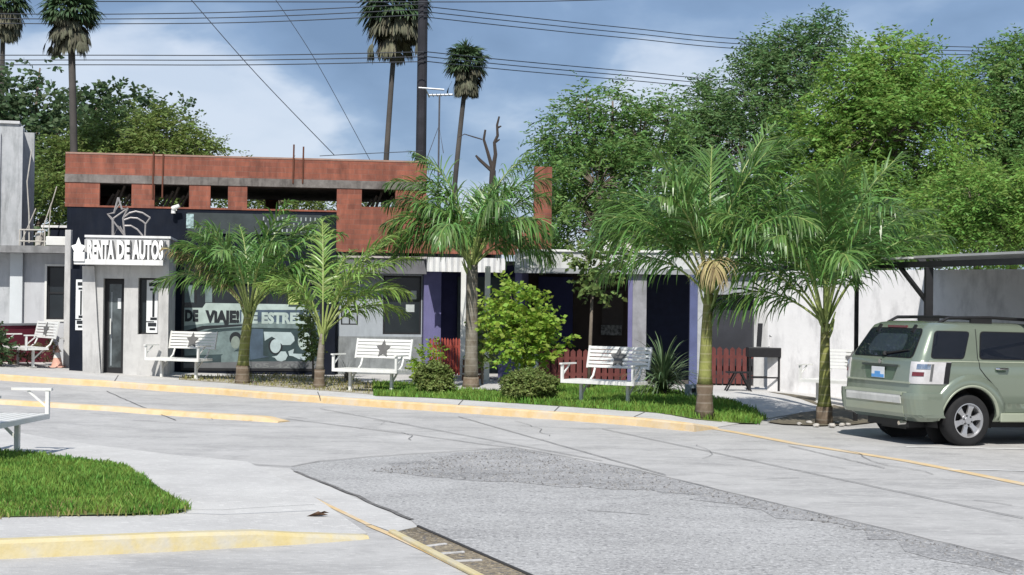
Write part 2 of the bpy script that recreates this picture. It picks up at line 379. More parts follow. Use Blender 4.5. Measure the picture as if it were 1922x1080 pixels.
# joints and cracks in the slab
for k, pts in enumerate([[(538, 787), (640, 800), (760, 815), (900, 834), (969, 842)], [(556, 886), (640, 920), (700, 946), (773, 977)], [(969, 841.8), (1200, 884.5), (1425, 939.5), (1707, 1005.5), (1922, 1056.5)], [(466, 872), (545, 877), (600, 867), (700, 858), (969, 841)],
        [(1230, 843), (1330, 846), (1440, 844)], [(1440, 900), (1500, 898)], [(1830, 940), (1900, 950)], [(540, 783), (578, 787)], [(40, 820), (110, 832), (204, 844), (326, 859), (464, 872)],
        [(0, 1050), (150, 1041), (330, 1030), (500, 1013), (680, 1000)], [(980, 800), (1100, 806), (1230, 804)], [(1100, 960), (1220, 968)], [(700, 790), (770, 797)], [(250, 790), (420, 800)], [(1560, 815), (1640, 822)], [(250, 985), (420, 985), (590, 975)]]):
    q = GP(pts); q = ragged(q, .012 if k < 4 else .03) if k not in (1, ) else ragged(q, .02)
    o = line('crack', q, [.02, .045, .022, .02][k] if k < 4 else .014, .0095 if k != 15 else .126, CRACK, px=False)
for pts, k in (([(600, 745), (596, 736)], 1), ([(860, 761), (870, 750)], 1), ([(1190, 783), (1215, 772)], 1), ([(215, 716), (222, 705)], 1), ([(1040, 773), (1050, 763)], 1)):
    line('pavement_joint', GP(pts, .12), .02, .125, CRACK, px=False)
rs_ = random.Random(5)                                # hairline cracks wandering over the slabs
for k in range(16):
    px, py = rs_.uniform(60, 1880), rs_.uniform(765, 900)
    if py > 820 and px < 760: continue
    c = gp(px, py, 0).xy; a = rs_.choice((rs_.uniform(-.5, .2), rs_.uniform(1.1, 1.9))); q = [c.copy()]
    for _ in range(rs_.randint(4, 12)): a += rs_.uniform(-.45, .45)*(1 if _ % 2 else -.6); c = c+Vector((math.cos(a), math.sin(a)))*rs_.uniform(.15, .35); q.append(c.copy())
    line('crack', q, rs_.uniform(.005, .010), .0105, CRACK, px=False)
def wob(a, b, n=26): return [a.lerp(b, i/n)+Vector((rs_.uniform(-.008, .008), rs_.uniform(-.008, .008))) for i in range(n+1)]
for a, b in (((600, 768), (1130, 866)), ((200, 735), (330, 790)), ((1130, 806), (1922, 975)), ((860, 783), (1250, 893)), ((1480, 838), (1660, 880))):
    q = GP([a, b]); line('slab_joint', wob(q[0], q[1]), .018, .0115, CRACK, px=False)
# loose gravel on the ravelled strip and along the drain
mb = MB(); rp = np.random.RandomState(9); zone = top+bot
xs = [p.x for p in zone]; ys = [p.y for p in zone]
cnt = 0
while cnt < 1300:
    x, y = rp.uniform(min(xs), max(xs)), rp.uniform(min(ys), max(ys))
    if not inpoly((x, y), zone): continue
    cnt += 1; r_ = rp.uniform(.006, .016); a = rp.uniform(0, 6.28); z = g(x)+.007; c_, s_ = math.cos(a)*r_, math.sin(a)*r_
    mb.add([(x+c_, y+s_, z), (x-s_, y+c_, z), (x-c_, y-s_, z), (x+s_, y-c_, z), (x, y, z+r_*1.2)], [(0, 1, 4), (1, 2, 4), (2, 3, 4), (3, 0, 4)])
tag(mb.build('gravel', mat('loose_gravel', (.20, .195, .19), .9, 0, .3, 20, island=.9)), 'loose gravel and broken aggregate along the upper edge of the asphalt patch', 'gravel', kind='stuff')
# grass island, lower left
ISLT = [(-700, 770), (0, 808), (41, 816), (110, 829), (204, 842), (326, 857), (464, 870), (470, 873), (520, 899), (600, 937), (640, 957), (690, 982)]
ISLF = [(690, 982), (560, 991), (480, 995), (326, 1003), (204, 1008), (100, 1012), (0, 1016), (-300, 1025), (-700, 1035)]
def zisl(x, y):
    a = gp(690, 982, .1).xy; d = (Vector((x, y))-a).length; return .02+.10*min(1, d/2.2)
sheet('grass_island_walk', GP(ISLT, .1)+GP(ISLF, .12)[1:], 0, WALK, skirt=-.02, zf=zisl, step=.6)
YP2 = mat('faded_yellow_paint', (.50, .41, .20), .85, 0, .1, 5, col2=(.52, .46, .30), stain=.95, stcol=(.45, .43, .38), bump=.25, bscale=30, sscale=(1.6, 1.6, 1.6))
fr = [gp(x, y, .12).xy for x, y in ISLF[::-1]]
kerb('painted_kerb', fr, [.125]*(len(fr)-3)+[.11, .075, .02], YP2, th=.04)
rt = GP([(464, 870), (520, 899), (600, 937), (690, 982)], .08)
line('kerb_line', [(475, 878), (530, 907), (605, 943), (692, 985)], .05, .005, YPAINT)
line('kerb_line', [(692, 986), (735, 1004), (800, 1034), (880, 1074), (1000, 1134), (1180, 1230)], .06, .006, YPAINT)
sheet('gutter', GP([(478, 876), (545, 881), (556, 888), (640, 924), (775, 982), (784, 990), (738, 1000), (692, 984), (605, 941), (530, 905)]), .0045, WALK, step=.5)
GRAV = road_mat('drain_gravel', (.16, .13, .09), (.25, .21, .15), .5, speck=.8, dark=(.06, .05, .035))
DR = GP([(742, 1001), (784, 990), (989, 1080), (1200, 1172), (1120, 1195), (893, 1080)])
sheet('drain_bed', DR, .0055, GRAV, step=.3)
def bar3(name, a, b, wd, h, m, z=0, **k):
    mb = MB(); mb.beam((a.x, a.y, g(a.x)+z+h/2), (b.x, b.y, g(b.x)+z+h/2), wd, h); return tag(mb.build(name, m, bevel=.01), **k)
dk = mat('drain_angle_iron', (.06, .055, .05), .6, .4)
bar3('drain_edge', DR[1], DR[3], .028, .02, dk, kind='structure')
bar3('drain_edge', DR[0]-Vector((.03, 0)), DR[4]-Vector((.03, 0)), .06, .03, YP2, kind='structure')
for t in (.33, .48, .62):
    a = DR[0].lerp(DR[5], t*1.2); b = DR[1].lerp(DR[2], t*1.2); c = a.lerp(b, .7)
    bar3('drain_crossbar', a, c, .035, .02, CONC, kind='structure')

# ---------------------------------------------------------------- grass (blades)
GRASS = mat('grass_blade', (.10, .22, .035), .6, 0, .2, 2.2, col2=(.24, .36, .07), trans=.35, island=.7, spec=.2)
GRASSD = mat('grass_mat', (.07, .12, .03), .95, 0, .3, 5, col2=(.13, .17, .05))
def blades(name, poly, z, dens, h, m, label, lean=.4, zf=None, wd=.006, edge=0):
    xs = [p[0] for p in poly]; ys = [p[1] for p in poly]; A = (max(xs)-min(xs))*(max(ys)-min(ys)); n = int(A*dens)
    rs = np.random.RandomState(3); vs = []; fs = []
    X = rs.uniform(min(xs), max(xs), n); Y = rs.uniform(min(ys), max(ys), n)
    for x, y in zip(X, Y):
        if not inpoly((x, y), poly): continue
        a = rs.uniform(0, 6.283); hh = h*rs.uniform(.35, 1.15)*(1.5 if rs.uniform() < .03 else 1)*(1+.35*math.sin(x*2.1+1)*math.sin(y*1.7)); l = hh*lean*rs.uniform(.2, 1.6); b = rs.uniform(0, 6.283)
        w_ = wd*rs.uniform(.7, 1.5); dx, dy = math.cos(a)*w_, math.sin(a)*w_; lx, ly = math.cos(b)*l, math.sin(b)*l
        z0 = g(x)+(zf(x, y) if zf else z); o = len(vs)
        vs += [(x-dx, y-dy, z0), (x+dx, y+dy, z0), (x+dx*.8+lx*.35, y+dy*.8+ly*.35, z0+hh*.6), (x-dx*.8+lx*.35, y-dy*.8+ly*.35, z0+hh*.6), (x+lx, y+ly, z0+hh)]
        fs += [(o, o+1, o+2, o+3), (o+3, o+2, o+4)]
    mb = MB(); mb.v = vs; mb.f = fs
    o = mb.build(name, m); return tag(o, label, 'grass', kind='stuff')
GI = GP([(-450, 830), (-100, 845), (0, 851), (81, 858), (150, 864), (204, 870), (245, 882), (285, 907), (320, 930), (352, 953), (340, 958), (245, 966), (100, 970), (0, 972), (-450, 978)], .12)
sheet('grass_bed', GI, .128, GRASSD, step=.5)
blades('grass', ragged(GI, .05), .125, 3400, .065, GRASS, 'bright green lawn on the island in the lower left corner', zf=lambda x, y: zisl(x, y)+.005)
blades('dry_grass', ragged(GP([(-450, 935), (0, 942), (120, 948), (250, 935), (330, 945), (352, 956), (245, 968), (100, 972), (0, 974), (-450, 980)], .12), .08), .125, 500, .06, mat('dry_blade', (.30, .27, .10), .8, 0, .3, 3, trans=.3, island=.6), 'dry yellowed grass along the front edge of the lower left lawn', zf=lambda x, y: zisl(x, y)+.005)
GS = GP([(705, 744), (800, 747), (900, 753), (1050, 763), (1200, 773), (1300, 781), (1420, 783), (1432, 775), (1400, 762), (1330, 752), (1290, 741), (1200, 731), (1070, 722), (965, 722), (945, 738), (850, 738), (760, 726), (700, 722)], .12)
sheet('grass_bed', GS, .1285, GRASSD, zf=lambda x, y: zside(x, y)+.006, step=.5)
blades('grass', ragged(GS, .08), .12, 1300, .11, GRASS, 'strip of lawn under the palms and benches by the porch', zf=zside, wd=.009)
YD = GP([(420, 719), (560, 730), (700, 741), (705, 722), (640, 708), (520, 704), (345, 707), (335, 713)], .12)
sheet('yard_dirt', YD, .1265, DIRT, zf=lambda x, y: zside(x, y)+.005, step=.6)
blades('grass', ragged(YD, .1), .12, 130, .07, mat('dry_grass', (.26, .24, .09), .8, 0, .3, 3, trans=.3, island=.6), 'sparse dry grass in the dirt under the two left palms', zf=zside, wd=.008)
PD = GP([(1440, 745), (1530, 754), (1600, 768), (1660, 790), (1600, 797), (1540, 799), (1470, 796), (1440, 792), (1500, 775), (1560, 768)], .02)
sheet('planting_soil', PD, .022, SOIL, zf=lambda x, y: zside(x, y)+.006, step=.5)
# ---------------------------------------------------------------- building materials
def brick_mat(name, c1, c2, mortar, bw=.33, bh=.12):
    m = bpy.data.materials.new(name); m.use_nodes = True; N = m.node_tree.nodes; L = m.node_tree.links; b = N['Principled BSDF']; b.inputs['Roughness'].default_value = .9
    tc = N.new('ShaderNodeTexCoord'); sx = N.new('ShaderNodeSeparateXYZ'); ad = N.new('ShaderNodeMath'); cb = N.new('ShaderNodeCombineXYZ')
    L.new(tc.outputs['Object'], sx.inputs[0]); L.new(sx.outputs[0], ad.inputs[0]); L.new(sx.outputs[1], ad.inputs[1]); L.new(ad.outputs[0], cb.inputs[0]); L.new(sx.outputs[2], cb.inputs[1])
    bt = N.new('ShaderNodeTexBrick'); bt.inputs['Scale'].default_value = 1; bt.inputs['Brick Width'].default_value = bw; bt.inputs['Row Height'].default_value = bh
    bt.inputs['Mortar Size'].default_value = .004; bt.inputs['Color1'].default_value = (*c1, 1); bt.inputs['Color2'].default_value = (*c2, 1); bt.inputs['Mortar'].default_value = (*mortar, 1)
    L.new(cb.outputs[0], bt.inputs['Vector'])
    n = N.new('ShaderNodeTexNoise'); n.inputs['Scale'].default_value = 1.6; n.inputs['Detail'].default_value = 7; n.inputs['Roughness'].default_value = .7
    mp = N.new('ShaderNodeMapping'); mp.inputs['Scale'].default_value = (2.5, 2.5, .7); L.new(tc.outputs['Object'], mp.inputs[0]); L.new(mp.outputs[0], n.inputs['Vector'])
    r = N.new('ShaderNodeValToRGB'); r.color_ramp.elements[0].position = .35; r.color_ramp.elements[0].color = (.55, .55, .55, 1); r.color_ramp.elements[1].position = .7; r.color_ramp.elements[1].color = (1.15, 1.15, 1.15, 1)
    L.new(n.outputs['Fac'], r.inputs[0]); mx = N.new('ShaderNodeMix'); mx.data_type = 'RGBA'; mx.blend_type = 'MULTIPLY'; mx.inputs[0].default_value = 1
    L.new(bt.outputs[0], mx.inputs[6]); L.new(r.outputs[0], mx.inputs[7]); L.new(mx.outputs[2], b.inputs['Base Color'])
    bp = N.new('ShaderNodeBump'); bp.inputs['Strength'].default_value = .5; bp.inputs['Distance'].default_value = .01; bp.invert = True; L.new(bt.outputs['Fac'], bp.inputs['Height']); L.new(bp.outputs[0], b.inputs['Normal'])
    return m
BRICK = brick_mat('clay_block', (.31, .102, .062), (.225, .076, .049), (.24, .13, .10))
LINTEL = mat('raw_concrete', (.13, .115, .105), .95, 0, .2, 4, col2=(.21, .19, .175), stain=.8, bump=.4, bscale=20)
BLACKW = mat('black_paint', (.009, .012, .020), .9, 0, .15, 2, spec=.12, stain=.5, stcol=(.02, .023, .03))
GREYP = mat('grey_plaster', (.45, .445, .435), .9, 0, .07, 3, col2=(.52, .515, .50), stain=.75, stcol=(.27, .265, .26), bump=.15, bscale=25)
GREYP2 = mat('dim_plaster', (.30, .31, .325), .9, 0, .07, 3, stain=.5, stcol=(.2, .2, .2))
WHITEP = mat('white_plaster', (.5, .5, .5), .9, 0, .04, 3, stain=.45, stcol=(.36, .36, .37), bump=.12, bscale=20)
OLDCON = mat('weathered_concrete', (.36, .375, .385), .95, 0, .12, 2.5, col2=(.44, .45, .46), stain=.8, stcol=(.17, .18, .18), bump=.3, bscale=14)
LAV = mat('lavender_paint', (.13, .125, .255), .85, 0, .08, 3, stain=.3, stcol=(.2, .2, .33))
NAVY = mat('navy_paint', (.050, .055, .15), .85, 0, .1, 3)
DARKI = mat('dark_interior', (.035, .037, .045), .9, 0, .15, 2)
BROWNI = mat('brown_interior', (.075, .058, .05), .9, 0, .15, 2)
GLASS = glass('dark_glass'); FRAMEM = mat('black_frame', (.02, .02, .022), .5, .2)
WHITEM = mat('white_metal', (.66, .66, .63), .45, 0, .04, 6, stain=.35, stcol=(.5, .47, .42))
PAPER = mat('paper', (.7, .72, .72), .8, 0, .05, 8)
REDW = mat('red_fence_wood', (.36, .055, .04), .75, 0, .15, 5, stain=.4)
ROOFW = mat('white_roof_paint', (.66, .66, .65), .8, 0, .06, 3, stain=.5, stcol=(.35, .33, .30))
MAROON = mat('maroon_paint', (.17, .025, .045), .7, 0, .1, 3)
BLKM = mat('black_metal', (.02, .02, .022), .5, .3)
ROOFD = mat('tar_roof', (.12, .12, .12), .95, 0, .2, 2)
FA = Frame(-11, 34.6, 8.3)
# ---------------- two-storey shop with raw brick upper floor
B = thing('shop_building', 'two-storey building, black-painted shop below and raw red brick floor with empty windows above', 'building', M=FA.m)
xL, zBr = FA.p(126, 390); xR = FA.p(632, 390)[0]; xE = FA.p(1036, 330)[0]
zTop = FA.p(135, 289)[1]
zSplit = FA.p(128, 388)[1]
win = FA.rect(343, 531, 604, 694)
lo = MB().wall(xL, xR, -.2, zSplit, 0, .25, [(win[0], win[1], win[2], win[3])]); lo.build('shop_wall', BLACKW, B)
MB().box(xL, xL+.25, .25, 9, -.2, zSplit).build('side_wall', BLACKW, B)
# brick floor
holes = []
for x0, x1 in ((187, 247), (290, 355), (395, 428), (464, 634), (679, 742)):
    r = FA.rect(x0, 345, x1, 389); holes.append((r[0], r[1], zSplit+.04 if x1 < 640 else r[2], zTop-.64*1.0))
zl0, zl1 = zTop-.66, zTop-.47
for h in range(len(holes)): holes[h] = (holes[h][0], holes[h][1], holes[h][2], zl0)
zLow = FA.p(700, 474)[1]
up = MB().wall(xL-.05, xR, zSplit, zl0, -.02, .15, [h for h in holes if h[1] < xR+.2])
xM = FA.p(800, 400)[0]; up.wall(xR, xM, zLow, zl0, -.02, .15, [h for h in holes if h[0] > xR-.1])
xP = FA.p(1003, 400)[0]; zMid = FA.p(900, 415)[1]
MB().wall(xM+.002, xE, zLow, zMid, -.02, .15).build('low_brick_wall', BRICK, B)
MB().wall(xP, xE, zMid, zTop-.02, -.02, .15).build('brick_pier', BRICK, B)
up.build('brick_wall', BRICK, B)
MB().wall(xL-.05, xM, zl1, zTop, -.02, .15).build('brick_parapet', BRICK, B)
MB().box(xL-.06, xM+.01, -.04, .17, zl0, zl1).build('lintel_beam', LINTEL, B)
MB().box(xL-.05, xM, -.03, .16, zTop, zTop+.04).build('coping', mat('mortar_cap', (.30, .19, .15), .9), B)
MB().box(xE-.15, xE, .15, 1.2, zLow, zTop-.1).build('brick_end_wall', BRICK, B); MB().box(xM-.15, xM, .15, 5, zLow, zTop-.1).build('brick_end_wall', BRICK, B)
MB().box(xL-.05, xL+.1, .15, 5, zSplit, zTop-.1).build('brick_end_wall', BRICK, B)
MB().wall(xL+.1, xM-.15, zSplit, zTop-.1, 5, 5.15, [(xL+.5+i*2.15, xL+2.3+i*2.15, zSplit+.3, zl0+.3) for i in range(4)]).build('back_wall', BRICK, B)
MB().box(xL+.1, xM-.15, .15, 5, zl0+.02, zl1-.02).build('roof_slab', LINTEL, B)
MB().box(xL+.25, xE, .15, 9, zSplit-.14, zSplit-.02).build('floor_slab', LINTEL, B)
MB().box(xL+.25, xE, 8.9, 9.1, -.2, zSplit-.14).build('rear_wall', GREYP2, B)
for x0 in (187, 290, 679):                            # crates and boards leaning in the openings
    r = FA.rect(x0+5, 352, x0+50, 386); mb = MB()
    for k in range(5): mb.beam((r[0]+.12*k, .6, zSplit), (r[0]+.2+.13*k, .5, zSplit+.35+.1*(k % 3)), .05)
    mb.build('stacked_boards', mat('old_boards', (.10, .085, .07), .9), B)
# rebar starter bars
rb = mat('rusty_rebar', (.13, .05, .03), .8, .3)
for px, y0, y1 in ((288, 286, 372), (306, 290, 372), (551, 272, 345), (569, 276, 345)):
    a = FA.p(px, y0); b = FA.p(px, y1); MB().tube([(a[0], -.045, b[1]), (a[0]+.01, -.05, a[1])], .02, 6).build('rebar', rb, B)
# fascia sign over the window
r = FA.rect(352, 402, 604, 440)
MB().box(r[0], r[1], -.06, 0-.002, r[2], r[3]).build('fascia_board', mat('faded_sign', (.035, .045, .047), .7, 0, .2, 4), B)
SILV = mat('faded_letter', (.30, .34, .33), .7)
for i in range(26):                                   # rows of small pale studs left from the lettering
    for j in range(3):
        if (i+j) % 2 == 0:
            x = r[0]+1.9+.075*i; z = r[2]+.09+.14*j
            if x < r[1]-.1: MB().box(x, x+.03, -.07, -.061, z, z+.07).build('sign_stud', SILV, B) if False else None
mb = MB()
for i in range(17):
    for j in range(3):
        x = r[0]+1.75+.11*i+(j % 2)*.05; z = r[2]+.05+.14*j
        if x < r[1]-.1: mb.box(x, x+.03, -.072, -.061, z, z+.085)
mb.build('sign_dots', SILV, B)
r = FA.rect(350, 402, 364, 429); MB().box(r[0], r[1], -.075, -.062, r[2], r[3]).build('fascia_picture', mat('fascia_pic', (.28, .38, .38), .7, 0, .6, 12), B)
# ---------------- window with the painted travel mural
W = MB().wall(win[0]-.03, win[1]+.03, win[2]-.03, win[3]+.03, -.02, .04, [(win[0]+.03, win[1]-.03, win[2]+.03, win[3]-.03)]).build('mural_window', FRAMEM, B)
PALE = mat('mural_pale', (.38, .46, .43), .6, 0, .15, 3); DEEP = mat('mural_deep', (.028, .05, .055), .6, 0, .3, 3); MID = mat('mural_mid', (.14, .19, .19), .6, 0, .25, 4)
STEEL = mat('mural_blue', (.055, .085, .12), .6, 0, .2, 3); LIGHT = mat('mural_light', (.38, .46, .47), .6, 0, .12, 4)
DRK = mat('mural_black', (.012, .016, .02), .6)
def flat(name, pts, dep, m, px=True, parent=B):
    q = [FA.p(x, y) for x, y in pts]
    return MB().vprism(q, dep, dep+.003).build(name, m, parent)
flat('mural_glass', [(343, 531), (604, 531), (604, 694), (343, 694)], .030, GLASS, parent=W)
flat('mural_ground', [(344, 596), (603, 590), (603, 693), (344, 693)], .024, DEEP, parent=W)
for x in (366, 400, 450, 500, 545): flat('window_mullion', [(x, 532), (x+2.5, 532), (x+2.5, 570), (x, 570)], .02, FRAMEM, parent=W)
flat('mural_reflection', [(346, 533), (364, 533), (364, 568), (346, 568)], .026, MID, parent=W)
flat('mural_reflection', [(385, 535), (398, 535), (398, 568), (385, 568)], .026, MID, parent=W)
flat('mural_band', [(345, 578), (380, 578), (386, 569), (570, 572), (577, 580), (577, 584), (455, 583), (455, 606), (345, 612)], .019, PALE, parent=W)
flat('mural_van_roof', [(345, 612), (400, 606), (455, 604), (577, 606), (600, 612), (600, 618), (455, 615), (400, 618), (345, 632)], .015, MID, parent=W)
flat('mural_stripe', [(345, 622), (380, 612), (454, 609), (454, 612), (385, 618), (345, 630)], .012, DRK, parent=W)
flat('mural_van_side', [(345, 634), (400, 622), (458, 619), (600, 621), (600, 693), (345, 693)], .018, DEEP, parent=W)
flat('mural_van_hood', [(346, 636), (420, 622), (455, 620), (455, 650), (430, 665), (346, 668)], .0125, MID, parent=W)
flat('mural_door', [(474, 618), (494, 618), (494, 668), (505, 670), (470, 676), (468, 640)], .012, STEEL, parent=W)
flat('mural_seat', [(495, 623), (546, 624), (552, 632), (553, 640), (545, 648), (530, 648), (520, 638), (510, 632), (497, 640)], .012, LIGHT, parent=W)
mbE = MB(); c = FA.p(517, 650); mbE.disc(c, .165, .0125, .0155, 28, .20); mbE.build('mural_wheel_rim', DRK, W)
mbE = MB(); c = FA.p(517, 650); mbE.disc(c, .125, .009, .012, 28, .165); mbE.build('mural_wheel', LIGHT, W)
flat('mural_shape', [(510, 670), (520, 668), (527, 660), (536, 660), (540, 668), (536, 676), (528, 679), (520, 677), (516, 672)], .009, LIGHT, parent=W)
mbE = MB(); c = FA.p(572, 641); mbE.disc(c, .16, .009, .012, 28, .215); mbE.build('mural_round_shape', PALE, W)
for x, y in ((566, 641), (573, 643), (580, 646), (577, 632)):
    c = FA.p(x, y); mbE = MB(); mbE.disc(c, .02, .006, .009, 8); mbE.build('mural_dot', DRK, W)
flat('mural_shape', [(541, 660), (552, 655), (550, 664), (572, 665), (580, 658), (588, 662), (584, 672), (572, 677), (560, 674), (550, 669), (543, 668)], .0085, LIGHT, parent=W)
# a painted figure: hair, face, shoulders
c = FA.p(442, 636); mbE = MB(); mbE.disc(c, .14, .0085, .0115, 20, .16); mbE.build('mural_hair', DRK, W)
c = FA.p(442, 643); mbE = MB(); mbE.disc(c, .105, .0055, .0085, 20, .15); mbE.build('mural_face', mat('mural_skin', (.20, .24, .21), .6), W)
flat('mural_shoulders', [(415, 668), (425, 660), (455, 660), (468, 672), (466, 690), (415, 690)], .006, MID, parent=W)
flat('mural_floor_band', [(344, 682), (465, 679), (603, 678), (603, 694), (344, 694)], .0045, mat('mural_grey', (.12, .125, .13), .7, 0, .15, 4), parent=W)
q = FA.p(468, 690.5); q2 = FA.p(572, 690.5)
text_mb('105-4203', .15, upright(q[0], .002, q[1]), .003, .003, mat('mural_number', (.17, .18, .18), .7), 'mural_number', W, width=q2[0]-q[0])
q = FA.p(347, 602); q2 = FA.p(372, 602)
text_mb('DE', .345, upright(q[0], .012, q[1]), .004, .022, DRK, 'mural_lettering', W, width=q2[0]-q[0])
q = FA.p(385, 604); q2 = FA.p(449, 604)
text_mb('ViAJE!', .36, upright(q[0], .012, q[1]), .004, .024, DRK, 'mural_lettering', W, width=q2[0]-q[0])
q = FA.p(453, 606); q2 = FA.p(598, 606)
flat('mural_plate', [(450, 582), (600, 582), (600, 608), (450, 608)], .016, STEEL, parent=W)
text_mb('DE ESTRELLA', .34, upright(q[0], .012, q[1]), .004, .020, PALE, 'mural_lettering', W, width=(q2[0]-q[0])*1.0)
r = FA.rect(541, 553, 561, 572); MB().box(r[0], r[1], -.03, -.022, r[2], r[3]).build('yellow_notice', mat('yellow_notice', (.42, .50, .16), .7), W)
# shop camera
cpt = FA.p(328, 392); T = thing('security_camera', 'small white security camera on the top corner of the black shop wall', 'camera', M=FA.m @ Matrix.Translation((cpt[0], -.02, cpt[1])))
MB().box(-.05, .05, -.02, .02, -.05, .05).tube([(0, 0, 0), (0, -.12, .03)], .02, 8).build('bracket', WHITEM, T)
MB().tube([(-.05, -.14, -.02), (-.02, -.14, .0), (.12, -.17, .06)], [.05, .06, .045], 10).tube([(-.02, -.12, -.12), (-.02, -.12, -.02)], [.055, .045], 10).build('camera_body', WHITEM, T)

# ---------------- entrance block with sign
FE = Frame(-9.46, 33.0, 8.0)
E = thing('entrance_block', 'pale grey plastered entrance block with glass door and narrow window under the rental sign', 'building', M=FE.m)
x0, z1 = FE.p(160, 500); x1 = FE.p(318, 448)[0]; zt = FE.p(300, 448)[1]; zb = g(-8.6)+.10
d = FE.rect(193, 523, 232, 698); d = (d[0], d[1], zb, d[3]); wn = FE.rect(259, 522, 297, 628)
MB().wall(x0, x1, zb-.2, zt, 0, .34, [d, wn]).build('front_wall', GREYP, E)
MB().box(x0, x0+.15, .34, 1.9, zb-.2, zt).build('side_wall', GREYP, E); MB().box(x1-.15, x1, .34, 2.0, zb-.2, zt).build('side_wall', GREYP, E)
MB().box(x0, x1, .34, 2.0, zt-.12, zt-.003).build('roof', GREYP, E)
MB().box(x0-.02, x1+.03, -.03, 2.0, zt, zt+.05).build('roof_edge', ROOFW, E)
D = MB().wall(d[0]+.0, d[1], zb+.03, d[3], .26, .31, [(d[0]+.10, d[1]-.08, zb+.16, d[3]-.12)]).build('door', FRAMEM, E)
MB().box(d[0]+.10, d[1]-.08, .275, .29, zb+.16, d[3]-.12).build('door_glass', mat('door_glass', (.07, .085, .09), .12, 0, .6, 1.5, spec=.7), D)  # pane colour lightened and mottled to suggest reflections
MB().tube([(d[0]+.14, .2, zb+.9), (d[0]+.14, .2, zb+1.25)], .015, 8).build('door_handle', WHITEM, D)
nt_ = FE.rect(221, 560, 227, 580, .26); MB().box(nt_[0], nt_[1], .262, .268, nt_[2], nt_[3]).build('door_notice', PAPER, D)
lt = FE.rect(206, 540, 211, 690, .26); MB().box(lt[0]+.02, lt[0]+.05, .266, .272, zb+.2, d[3]-.3).build('door_strip', mat('door_strip', (.25, .28, .3), .4), D)
Wn = MB().wall(wn[0], wn[1], wn[2], wn[3], .24, .30, [(wn[0]+.04, wn[1]-.03, wn[2]+.04, wn[3]-.04)]).build('window', FRAMEM, E)
MB().box(wn[0]+.04, wn[1]-.03, .27, .28, wn[2]+.04, wn[3]-.04).build('pane', GLASS, Wn)
def poster(parent, fr, px0, py0, px1, py1, dep, name='poster'):
    r = fr.rect(px0, py0, px1, py1, dep); p = MB().box(r[0], r[1], dep, dep+.006, r[2], r[3]).build(name, PAPER, parent)
    W_, H_ = r[1]-r[0], r[3]-r[2]; mb = MB()
    for k, (a, b_, w0, w1) in enumerate(((.88, .95, .2, .95), (.80, .84, .3, .9), (.30, .78, .52, .72), (.24, .29, .35, .95), (.12, .19, .15, .9), (.05, .09, .3, .8), (.20, .22, .0, .7))):
        mb.box(r[0]+W_*w0, r[0]+W_*w1, dep-.004, dep-.001, r[2]+H_*a, r[2]+H_*b_)
    mb.build('poster_print', DRK, p)
    return p
poster(Wn, FE, 275, 526, 296, 625, .235)
# slanted fin on the left of the block
q = [FE.p(x, y) for x, y in ((160, 500), (178, 500), (180, 620), (182, 697), (161, 697))]
MB().vprism([(q[0][0]-.05, q[0][1]), (q[1][0], q[1][1]), (q[2][0]+.05, q[2][1]), (q[3][0]+.1, zb-.1), (q[4][0]-.05, zb-.1)], -.10, -.003).build('slanted_fin', GREYP, E)
# cantilevered sign board
S = thing('shop_sign', 'white rental sign with raised white letters and a star over the entrance', 'sign', M=FE.m)
a = FE.p(140, 500, -.3); b = FE.p(312, 448, -.3); cz = FE.p(200, 487, -.3)[1]
MB().box(a[0]+.2, b[0]-.02, -.28, -.06, cz, FE.p(200, 450, -.3)[1]).build('sign_board', mat('sign_back', (.46, .46, .455), .8, 0, .08, 4, stain=.5), S)
MB().box(a[0], FE.p(306, 487, -.4)[0], -.42, -.04, cz-.12, cz-.003).build('sign_shelf', ROOFW, S)
LETO = mat('letter_outline', (.11, .11, .11), .6); LETW = mat('letter_white', (.82, .82, .8), .6)
for i, (t, xa, xb) in enumerate((('RENTA', 165, 215), ('DE', 220, 244), ('AUTOS', 249, 307))):
    q0 = FE.p(xa, 485, -.36); q1 = FE.p(xb, 485, -.36); 
    text_mb(t, .54, upright(q0[0]+.01, -.325, q0[1]-.008), .05, .038, LETO, 'letter_backing', S, width=(q1[0]-q0[0])*1.03)
    text_mb(t, .54, upright(q0[0]-.01, -.355, q0[1]+.005), .05, .028, LETW, 'letters', S, width=q1[0]-q0[0])
c = FE.p(147.5, 469, -.42); c2 = FE.p(151, 500, -.42)
st = [(c[0]+p[0]*.8, c[1]+p[1]*1.35) for p in star_poly((0, 0), .20, .55)]
MB().vprism(st, -.46, -.40).build('sign_star', LETW, S)
MB().box(c[0]-.10, c[0]+.13, -.455, -.405, cz-.05, c[1]-.05).build('sign_star_post', LETW, S)
# shooting star of welded tube on the roof of the entrance
T = thing('star_ornament', 'shooting star of bent metal rod standing on the entrance roof', 'ornament', M=FE.m)
MR = mat('galvanised_rod', (.33, .31, .30), .5, .4)
def rod(pts, rad=.028, dep=.1, name='rod'):
    q = [FE.p(x, y, dep) for x, y in pts]; return [(u, dep, v) for u, v in q]
starp = [(222, 371), (229, 393), (240, 391), (231, 410), (234, 443), (222, 425), (213, 443), (212, 412), (202, 402), (214, 400), (222, 371)]
mb = MB(); mb.tube(rod(starp), .024, 6); mb.tube(rod([(202, 402), (234, 443)]), .018, 6); mb.tube(rod([(240, 391), (213, 410)]), .018, 6); mb.tube(rod([(228, 378), (213, 400)]), .014, 6); mb.build('star', MR, T)
mb = MB()
for pts in ([(233, 408), (243, 400), (255, 397), (268, 400), (282, 409)], [(233, 413), (245, 409), (258, 410), (268, 416), (274, 421)], [(234, 424), (246, 424), (258, 431), (268, 443)]): mb.tube(rod(pts), .020, 6)
